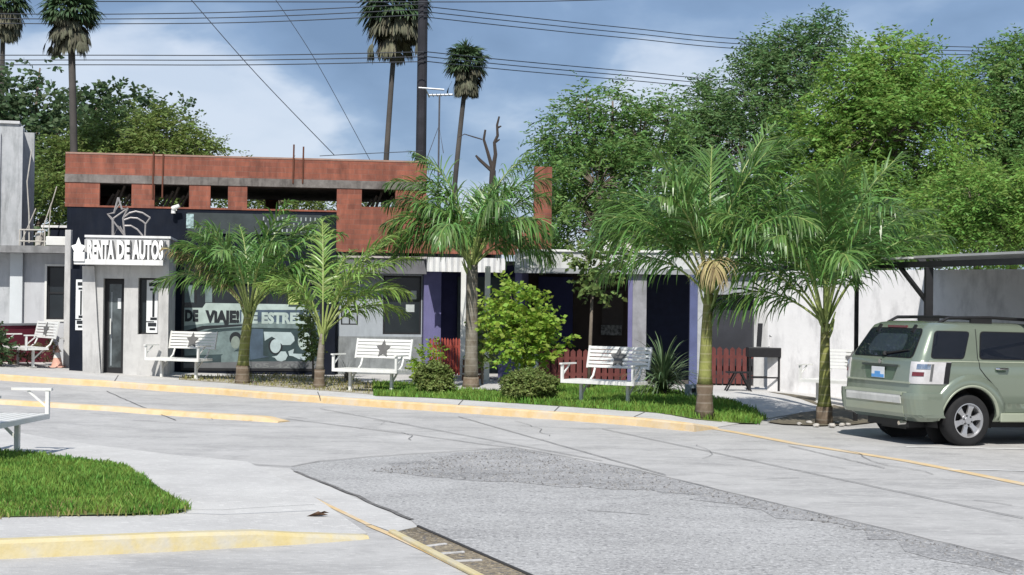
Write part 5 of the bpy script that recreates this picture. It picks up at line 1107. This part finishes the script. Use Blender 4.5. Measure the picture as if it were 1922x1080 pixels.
# ---------------------------------------------------------------- green sport utility car
def carpaint():
    m = mat('car_green', (.215, .255, .20), .22, .4, .04, 1, spec=.5, coat=.8); return m
PAINT = carpaint(); CLAD = mat('car_cladding', (.31, .34, .26), .4, .1, .05, 2, coat=.3); CGL = mat('car_glass', (.010, .013, .020), .03, 0, .1, 2, spec=.8); RUB = mat('tyre_rubber', (.012, .012, .013), .85, 0, .2, 8); RIM = mat('alloy', (.50, .50, .51), .35, .7, .05, 4)
BLKP = mat('car_black', (.012, .012, .013), .5); CHR = mat('chrome', (.7, .7, .7), .15, 1, .02); LENS = mat('clear_lens', (.50, .49, .49), .12, 0, .10, 9, coat=.6); REDL = mat('red_lens', (.12, .02, .025), .2, coat=.5); PAD = mat('bumper_pad', (.55, .55, .52), .6, 0, .08, 8, stain=.3)
TAB = [(.34, .20, 4.25, .78, .10), (.42, .10, 4.38, .86, .12), (.66, .07, 4.44, .895, .14), (.92, .085, 4.42, .905, .16), (1.02, .095, 4.30, .905, .17), (1.09, .10, 3.98, .90, .17), (1.15, .11, 3.42, .89, .17), (1.19, .125, 3.30, .872, .17), (1.23, .15, 3.22, .852, .17), (1.40, .25, 2.93, .80, .16), (1.57, .35, 2.62, .745, .15), (1.645, .405, 2.46, .715, .14), (1.685, .48, 2.32, .665, .14), (1.71, .62, 2.15, .58, .14), (1.72, .9, 1.9, .42, .14)]
def row(z):
    for i in range(len(TAB)-1):
        a, b = TAB[i], TAB[i+1]
        if a[0] <= z <= b[0]: t = (z-a[0])/(b[0]-a[0]); return [a[k]*(1-t)+b[k]*t for k in range(1, 5)]
    return list(TAB[0][1:] if z < TAB[0][0] else TAB[-1][1:])
def outl(q, z, off=0):          # near side (+y is the car's left): q runs from the middle of the rear, round the corner, forward along the side
    xr, xf, hw, r = row(z); s = 1 if q >= 0 else -1; q = abs(q); q1 = hw-r; q2 = q1+r*math.pi/2
    if q < q1: x, y, nx, ny = xr-.03*0, q, -1, 0
    elif q < q2: a = (q-q1)/r; x = xr+r-r*math.cos(a); y = q1+r*math.sin(a); nx, ny = -math.cos(a), math.sin(a)
    else: x = xr+r+(q-q2); y = hw; nx, ny = 0, 1
    return Vector((x+nx*off, s*(y+ny*off), z))
def sidey(x, z):
    xr, xf, hw, r = row(z)
    if x < xr+r: return hw-r+math.sqrt(max(0, r*r-(xr+r-x)**2))
    return hw
def qpatch(q0, q1, z0, z1, off, nq=24, nz=4, th=0.0, inner=-.02):
    mb = MB(); V = [[outl(q0+(q1-q0)*i/nq, z0+(z1-z0)*j/nz, off) for j in range(nz+1)] for i in range(nq+1)]; idx = {}
    for i in range(nq+1):
        for j in range(nz+1): idx[i, j] = len(mb.v); mb.v.append(tuple(V[i][j]))
    for i in range(nq):
        for j in range(nz): mb.f.append((idx[i, j], idx[i+1, j], idx[i+1, j+1], idx[i, j+1]))
    def edge(lst):
        o = len(mb.v)
        for (q, z) in lst: mb.v.append(tuple(outl(q, z, off))); mb.v.append(tuple(outl(q, z, inner)))
        for k in range(len(lst)-1): mb.f.append((o+2*k, o+2*k+2, o+2*k+3, o+2*k+1))
    qs = [q0+(q1-q0)*i/nq for i in range(nq+1)]; zs = [z0+(z1-z0)*j/nz for j in range(nz+1)]
    edge([(q, z0) for q in qs]); edge([(q, z1) for q in qs][::-1]); edge([(q0, z) for z in zs][::-1]); edge([(q1, z) for z in zs]); return mb
def rnd(poly, r, k=4):          # round the corners of a polygon
    out = []; n = len(poly)
    for i in range(n):
        p = Vector(poly[i]); a = Vector(poly[i-1]); b = Vector(poly[(i+1) % n]); u = (a-p).normalized(); v = (b-p).normalized(); rr = min(r, (a-p).length*.45, (b-p).length*.45)
        for j in range(k+1): t = j/k; out.append(((p+u*rr)*(1-t)**2+p*2*t*(1-t)+(p+v*rr)*t*t)[:])
    return out
def surfpatch(poly, off, f, step=.08):
    P = [Vector(p) for p in poly]; n = len(P); xs = [p.x for p in P]; ys = [p.y for p in P]; pts = list(P); x = min(xs)+step
    while x < max(xs):
        y = min(ys)+step*.5
        while y < max(ys):
            if inpoly((x, y), P) and min((Vector((x, y))-p).length for p in P) > step*.3: pts.append(Vector((x, y)))
            y += step
        x += step
    vs, es, fs, *_ = delaunay_2d_cdt(pts, [(i, (i+1) % n) for i in range(n)], [], 1, 1e-5)
    mb = MB(); mb.add([f(v.x, v.y, off) for v in vs], [tuple(q) for q in fs]); return mb
fs_ = lambda s: (lambda x, z, off: (x, s*(sidey(x, z)+off), z))
def fr_(y, z, off): 
    xr, xf, hw, r = row(z); a = abs(y); x = xr
    if a > hw-r: x = xr+r-math.sqrt(max(0, r*r-(a-(hw-r))**2))
    return (x-off, y, z)
def ff_(y, z, off):
    xr, xf, hw, r = row(z); a = abs(y); x = xf
    if a > hw-r: x = xf-r+math.sqrt(max(0, r*r-(a-(hw-r))**2))
    return (x+off, y, z)
def dropdown(mb, th=.012): return mb
pw = gp(1808, 836.5, 0)          # near rear wheel contact
CAR_A = 20; fdir = Vector((math.cos(R(CAR_A)), math.sin(R(CAR_A)), 0)); ldir = Vector((fdir.y, -fdir.x, 0))
XW1, XW2, TR = .95, 3.57, .775
# the car's right side faces the camera: local +y is the car's LEFT, so the near side is y = -TR
org = pw - fdir*XW1 - ldir*TR
CAR = thing('suv_car', 'sage green four-wheel-drive car parked under the carport, cut off by the right edge', 'car')
CAR.location = org; CAR.rotation_euler = Euler((0, R(0.9), R(CAR_A)), 'XYZ')
def build_car():
    S = 1
    mb = MB(); NZ = TAB; NC = 7; rings = []
    zs = []
    for i in range(len(TAB)-1):
        k = max(1, int((TAB[i+1][0]-TAB[i][0])/.06))
        for j in range(k): zs.append(TAB[i][0]+(TAB[i+1][0]-TAB[i][0])*j/k)
    zs.append(TAB[-1][0])
    for z in zs:
        xr, xf, hw, r = row(z); ring = []
        def corner(cx, cy, a0):
            for k in range(NC+1): a = R(a0+90*k/NC); ring.append((cx+r*math.cos(a), cy+r*math.sin(a), z))
        corner(xf-r, hw-r, 0) if False else None
        # counter-clockwise from front-right
        for (cx, cy, a0) in ((xf-r, -(hw-r), -90), (xf-r, hw-r, 0)): corner(cx, cy, a0)
        n = 14
        for k in range(1, n): ring.append(((xf-r)+(xr+r-xf+r)*k/n, hw, z))
        for (cx, cy, a0) in ((xr+r, hw-r, 90), (xr+r, -(hw-r), 180)): corner(cx, cy, a0)
        for k in range(1, n): ring.append(((xr+r)+(xf-r-xr-r)*k/n, -hw, z))
        rings.append(ring)
    N_ = len(rings[0])
    for rg in rings: mb.v += rg
    for i in range(len(rings)-1):
        for j in range(N_): mb.f.append((i*N_+j, i*N_+(j+1) % N_, (i+1)*N_+(j+1) % N_, (i+1)*N_+j))
    mb.f.append(tuple(range(N_))[::-1]); mb.f.append(tuple((len(rings)-1)*N_+j for j in range(N_)))
    body = mb.build('body', PAINT, CAR, smooth=True)
    cut = MB()
    for xw in (XW1, XW2):
        for s in (-1, 1):
            cut.tube([(xw, s*.50, .37), (xw, s*1.1, .37)], .455, 40)
    co = cut.build('cutter', PAINT); md = body.modifiers.new('b', 'BOOLEAN'); md.operation = 'DIFFERENCE'; md.object = co; md.solver = 'EXACT'
    co.parent = CAR; bpy.context.view_layer.update()
    me = bpy.data.meshes.new_from_object(body.evaluated_get(bpy.context.evaluated_depsgraph_get())); body.modifiers.clear(); body.data = me; me.name = 'body'
    bpy.data.objects.remove(co)
    try: me.set_sharp_from_angle(angle=R(32))
    except Exception: pass
    for xw in (XW1, XW2):
        for s in (-1, 1):
            mbw = MB(); n = 24; o = 0
            for k in range(n+1):
                a = R(-15+210*k/n); c, d = math.cos(a), math.sin(a); mbw.v += [(xw+.452*c, s*.52, .37+.452*d), (xw+.452*c, s*(sidey(xw+.452*c, max(.36, .37+.452*d))-.004), .37+.452*d)]
            for k in range(n): mbw.f.append((2*k, 2*k+1, 2*k+3, 2*k+2))
            mbw.tube([(xw, s*.51, .37), (xw, s*.52, .37)], .455, 24); mbw.build('wheel_liner', BLKP, CAR)
            # flared arch
            fl = MB(); ks = 28
            prof = [(.452, .004), (.455, .040), (.475, .052), (.60, .040), (.625, .004)]
            for k in range(ks+1):
                a = R(-8+196*k/ks); c, d = math.cos(a), math.sin(a)
                for (rr, oo) in prof:
                    x = xw+rr*c; z = max(.36, .37+rr*d*(1 if d > 0 else 1)); fl.v.append((x, s*(sidey(max(x, .12), z)+oo), z))
            for k in range(ks):
                for j in range(len(prof)-1): fl.f.append((k*5+j, k*5+j+1, (k+1)*5+j+1, (k+1)*5+j))
            fl.build('wheel_arch', CLAD if False else PAINT, CAR, smooth=True)
            li = MB(); kk = 28
            for k in range(kk+1):
                a = R(-6+192*k/kk); c, d = math.cos(a), math.sin(a)
                for rr, oo in ((.450, .036), (.462, .058), (.480, .058), (.486, .052)): x = xw+rr*c; z = max(.36, .37+rr*d); li.v.append((x, s*(sidey(max(x, .12), z)+oo), z))
            for k in range(kk):
                for j in range(3): li.f.append((k*4+j, k*4+j+1, (k+1)*4+j+1, (k+1)*4+j))
            li.build('arch_lip', CLAD, CAR, smooth=True)
    # glass
    quarter = rnd([(.33, 1.215), (.86, 1.215), (1.03, 1.575), (.47, 1.575)], .06); rdoor = rnd([(1.13, 1.215), (2.02, 1.215), (2.02, 1.58), (1.22, 1.58)], .06); fdoor = rnd([(2.10, 1.215), (3.10, 1.215), (2.62, 1.56), (2.10, 1.58)], .06)
    for s in (-1, 1):
        for nm, pl in (('rear_quarter_window', quarter), ('side_window', rdoor), ('side_window', fdoor)):
            o = surfpatch(pl, .006, fs_(s)).build(nm, CGL, CAR, smooth=True)
            c = Vector((sum(p[0] for p in pl)/len(pl), sum(p[1] for p in pl)/len(pl))); big = [((p[0]-c.x)*1.035+c.x, (p[1]-c.y)*1.07+c.y) for p in pl]
            surfpatch(big, .003, fs_(s)).build('window_seal', BLKP, o)
    RG = rnd([(-.70, 1.215), (.70, 1.215), (.60, 1.60), (-.60, 1.60)], .07); o = surfpatch(RG, .010, fr_).build('rear_window', CGL, CAR, smooth=True)
    surfpatch(rnd([(-.42, 1.28), (.45, 1.28), (.38, 1.53), (-.38, 1.53)], .1), .012, fr_).build('window_reflection', mat('car_glass_reflection', (.03, .04, .055), .05, 0, .2, 1, spec=.8), o)  # paler panel, a reflection painted onto the rear glass
    surfpatch([(p[0]*1.035, (p[1]-1.41)*1.07+1.41) for p in RG], .006, fr_).build('window_seal', BLKP, o)
    surfpatch(rnd([(-.78, 1.20), (.78, 1.20), (.66, 1.62), (-.66, 1.62)], .05), .006, ff_).build('windscreen', CGL, CAR, smooth=True)
    # wiper, hinges, high brake lamp
    w0 = Vector(fr_(-.10, 1.255, .03)); w1 = Vector(fr_(-.58, 1.315, .03)); MB().tube([w0, w1], [.018, .009], 6).tube([w0+Vector((0, .05, -.01)), w0+Vector((-.02, 0, .0))], .03, 8).build('wiper', BLKP, CAR)
    for y in (-.42, .42): MB().beam(Vector(fr_(y, 1.56, .02)), Vector(fr_(y, 1.655, .03)), .045, .03).build('hatch_hinge', BLKP, CAR)
    MB().beam(fr_(-.22, 1.632, .015), fr_(.22, 1.632, .015), .03, .03).build('brake_lamp', REDL, CAR)
    # hatch: crease lines, handle bar, plate recess, plate, badge
    surfpatch(rnd([(-.60, .90), (.36, .90), (.36, 1.07), (-.60, 1.07)], .03), .003, fr_).build('plate_recess', mat('recess_shade_green', (.085, .125, .085), .4), CAR) if False else None
    surfpatch(rnd([(-.34, .89), (.30, .89), (.38, 1.085), (-.42, 1.085)], .04), .004, fr_).build('plate_recess', mat('recess_shade_green', (.10, .145, .10), .4, .2), CAR)  # flat patch of darker green, recess shade put into the colour
    MB().beam(fr_(-.44, 1.088, .018), fr_(.40, 1.088, .018), .035, .03).build('hatch_handle', mat('dark_strip', (.04, .05, .045), .4), CAR)
    MB().beam(fr_(-.88+.12, .868, .012), fr_(.76, .868, .012), .03, .022).build('hatch_crease', CLAD, CAR)
    pl = Matrix.Translation((row(.97)[0]-.018, 0, 0)); MB().box(-.006, .0, -.155, .155, .905, 1.06, pl).build('licence_plate', mat('plate_white', (.62, .64, .66), .5), CAR)
    pt = [o for o in CAR.children if o.name.startswith('licence_plate')][0]
    MB().box(-.009, -.0065, -.15, .15, .912, .955, pl).build('plate_band', mat('plate_blue', (.10, .30, .62), .5), pt)
    MB().box(-.009, -.0065, -.06, .075, .956, .995, pl).build('plate_emblem', mat('plate_blue', (.10, .30, .62), .5), pt)
    MB().tube([Vector(fr_(0, 1.135, .003)), Vector(fr_(0, 1.135, .016))], .035, 16).build('badge', CHR, CAR)
    for s in (-1, 1):
        q1 = row(1.0)[2]-.17
        tl = qpatch(s*(q1+.0), s*(q1+.60), .86, 1.16, .012, 20, 6).build('tail_lamp', LENS, CAR, smooth=True)
        qpatch(s*(q1+.05), s*(q1+.20), .965, 1.02, .020, 8, 2).build('lamp_red_band', REDL, tl, smooth=True)
        qpatch(s*(q1+.52), s*(q1+.605), .865, 1.155, .016, 6, 4).build('lamp_edge', BLKP, tl, smooth=True)
        qpatch(s*(q1+.29), s*(q1+.33), .90, 1.13, .018, 4, 4).build('lamp_divider', mat('lamp_dark_grey', (.12, .12, .12), .3), tl, smooth=True)  # dark grey strip dividing the tail lamp
        qpatch(s*(q1+.10), s*(q1+.28), 1.06, 1.13, .018, 6, 2).build('lamp_reflector', CHR, tl, smooth=True)
    # bumpers, cladding, sills
    qe = row(.6)[2]+.33
    qpatch(-qe, qe, .40, .735, .075, 60, 8).build('rear_bumper', PAINT, CAR, smooth=False)
    qpatch(-.66, .66, .585, .70, .088, 30, 3).build('bumper_pad', PAD, CAR)
    qpatch(-.70, .70, .40, .555, .082, 30, 3).build('bumper_lower', CLAD, CAR)
    qpatch(-.68, .68, .70, .74, .092, 30, 2).build('bumper_step', CLAD, CAR)
    for s in (-1, 1):
        a, b = XW1+.50, XW2-.50
        MB().box(a, b, min(s*.86, s*.925), max(s*.86, s*.925), .345, .47).build('sill', CLAD, CAR, bevel=.015)
        surfpatch([(a+.06, .48), (b-.06, .48), (b-.10, .60), (a+.10, .60)], .008, fs_(s)).build('door_cladding', PAINT, CAR, smooth=True)
        for pts in ([(1.14, 1.62), (1.09, 1.22), (1.10, 1.08), (1.19, .98), (1.40, .80), (1.53, .60), (1.56, .48)], [(2.06, 1.62), (2.06, .5)], [(3.18, 1.20), (3.10, .80), (3.02, .5)]):
            mb2 = MB(); q = [Vector((x, s*(sidey(x, z)+.004), z)) for x, z in [(pts[i][0]*(1-t)+pts[i+1][0]*t, pts[i][1]*(1-t)+pts[i+1][1]*t) for i in range(len(pts)-1) for t in (0, .25, .5, .75)]+[pts[-1]]]
            mb2.tube(q, .005, 4).build('door_seam', BLKP, CAR)
        for x in (1.36, 2.30):
            h = MB(); h.tube([(x, s*(sidey(x, 1.08)+.01), 1.08), (x+.03, s*(sidey(x, 1.08)+.045), 1.082), (x+.17, s*(sidey(x, 1.08)+.045), 1.082), (x+.2, s*(sidey(x, 1.08)+.01), 1.08)], .017, 8); h.build('door_handle', CHR, CAR)
            surfpatch(rnd([(x-.01, 1.03), (x+.17, 1.03), (x+.17, 1.09), (x-.01, 1.09)], .03), .004, fs_(s)).build('handle_recess', mat('recess_shade_green', (.10, .145, .10), .4, .2), CAR)  # flat patch, shade behind the handle put into the green
        surfpatch([(.28, 1.165), (3.2, 1.165), (3.2, 1.178), (.28, 1.178)], .006, fs_(s), .2).build('belt_moulding', CLAD, CAR)
        # roof rails
        y = s*.60; MB().tube([(.62, y, 1.69), (.78, y, 1.765), (1.5, y, 1.785), (2.2, y, 1.765), (2.42, y, 1.67)], [.018, .024, .022, .024, .018], 8).build('roof_rail', BLKP, CAR)
        MB().box(1.15, 1.5, y-.02, y+.02, 1.70, 1.765).build('rail_foot', BLKP, CAR)
        m_ = MB(); m_.tube([(3.02, s*.90, 1.22), (3.02, s*1.0, 1.25)], .03, 8); m_.box(2.96, 3.10, min(s*.98, s*1.16), max(s*.98, s*1.16), 1.18, 1.34); m_.build('door_mirror', BLKP, CAR, bevel=.03)
        hl = surfpatch(rnd([(s*.50, .86), (s*.84, .88), (s*.84, 1.04), (s*.52, 1.02)] if s > 0 else [(s*.52, 1.02), (s*.84, 1.04), (s*.84, .88), (s*.50, .86)], .03), .01, ff_).build('headlight', LENS, CAR)
    for x in (1.0, 2.05): MB().beam((x, -.60, 1.782), (x, .60, 1.782), .035, .022).build('roof_crossbar', BLKP, CAR)
    surfpatch(rnd([(-.46, .80), (.46, .80), (.46, 1.02), (-.46, 1.02)], .04), .01, ff_).build('grille', BLKP, CAR)
    fb = MB()
    fb.box(4.30, 4.50, -.80, .80, .40, .72); fb.build('front_bumper', CLAD, CAR, bevel=.06)
    MB().box(.25, 4.2, -.5, .5, .24, .40).box(.35, .9, -.3, .3, .20, .3).build('underbody', BLKP, CAR); MB().tube([(.12, -.45, .30), (.5, -.45, .32)], .03, 8).build('exhaust_pipe', CHR, CAR)
    # wheels
    def wheel(xw, s):
        yc = s*.775; W = MB(); prof = [(.235, -.11), (.30, -.115), (.345, -.10), (.362, -.06), (.366, 0), (.362, .06), (.345, .10), (.30, .115), (.235, .11)]; n = 48
        for k in range(n):
            a = 2*pi*k/n
            for r, o in prof: W.v.append((xw+r*math.cos(a), yc+o, .366+r*math.sin(a)))
        p = len(prof)
        for k in range(n):
            for j in range(p-1): W.f.append((k*p+j, k*p+j+1, ((k+1) % n)*p+j+1, ((k+1) % n)*p+j))
        t = W.build('tyre', RUB, None, smooth=True)
        root = bpy.data.objects.new('wheel', None); COL.objects.link(root); root.parent = CAR; t.parent = root
        r = MB(); yo = yc+s*.085
        for k in range(n):
            a = 2*pi*k/n; c, d = math.cos(a), math.sin(a)
            for rr, o in ((.238, .11), (.225, .112), (.212, .085), (.205, -.02), (.20, -.05)): r.v.append((xw+rr*c, yc+s*o, .366+rr*d))
        for k in range(n):
            for j in range(4): r.f.append((k*5+j, k*5+j+1, ((k+1) % n)*5+j+1, ((k+1) % n)*5+j))
        for k in range(6):
            a = 2*pi*k/6+.26; u = Vector((math.cos(a), 0, math.sin(a))); v = Vector((-math.sin(a), 0, math.cos(a))); C0 = Vector((xw, 0, .366)); vs = []
            for rr, hw, o in ((.05, .040, .075), (.12, .030, .082), (.18, .040, .088), (.214, .056, .088)):
                for sg in (-1, 1):
                    for dd in (0, -.03): q = C0+u*rr+v*hw*sg; vs.append((q.x, yc+s*(o+dd), q.z))
            f = []
            for i in range(3):
                b = i*4; f += [(b, b+2, b+6, b+4), (b, b+4, b+5, b+1), (b+2, b+3, b+7, b+6)]
            r.add(vs, f)
        r.tube([(xw, yc+s*.02, .366), (xw, yc+s*.085, .366)], .085, 24).tube([(xw, yc+s*.08, .366), (xw, yc+s*.10, .366)], .045, 20)
        r.build('rim', RIM, root)
        d = MB(); d.tube([(xw, yc-s*.02, .366), (xw, yc+s*.0, .366)], .20, 28)
        for k in range(6): a = 2*pi*k/6+.78; d.tube([(xw+.065*math.cos(a), yc+s*.08, .366+.065*math.sin(a)), (xw+.065*math.cos(a), yc+s*.092, .366+.065*math.sin(a))], .012, 8)
        d.build('brake_disc', mat('dark_iron', (.03, .03, .03), .6, .5), root)
    for xw in (XW1, XW2):
        for s in (-1, 1): wheel(xw, s)
build_car()
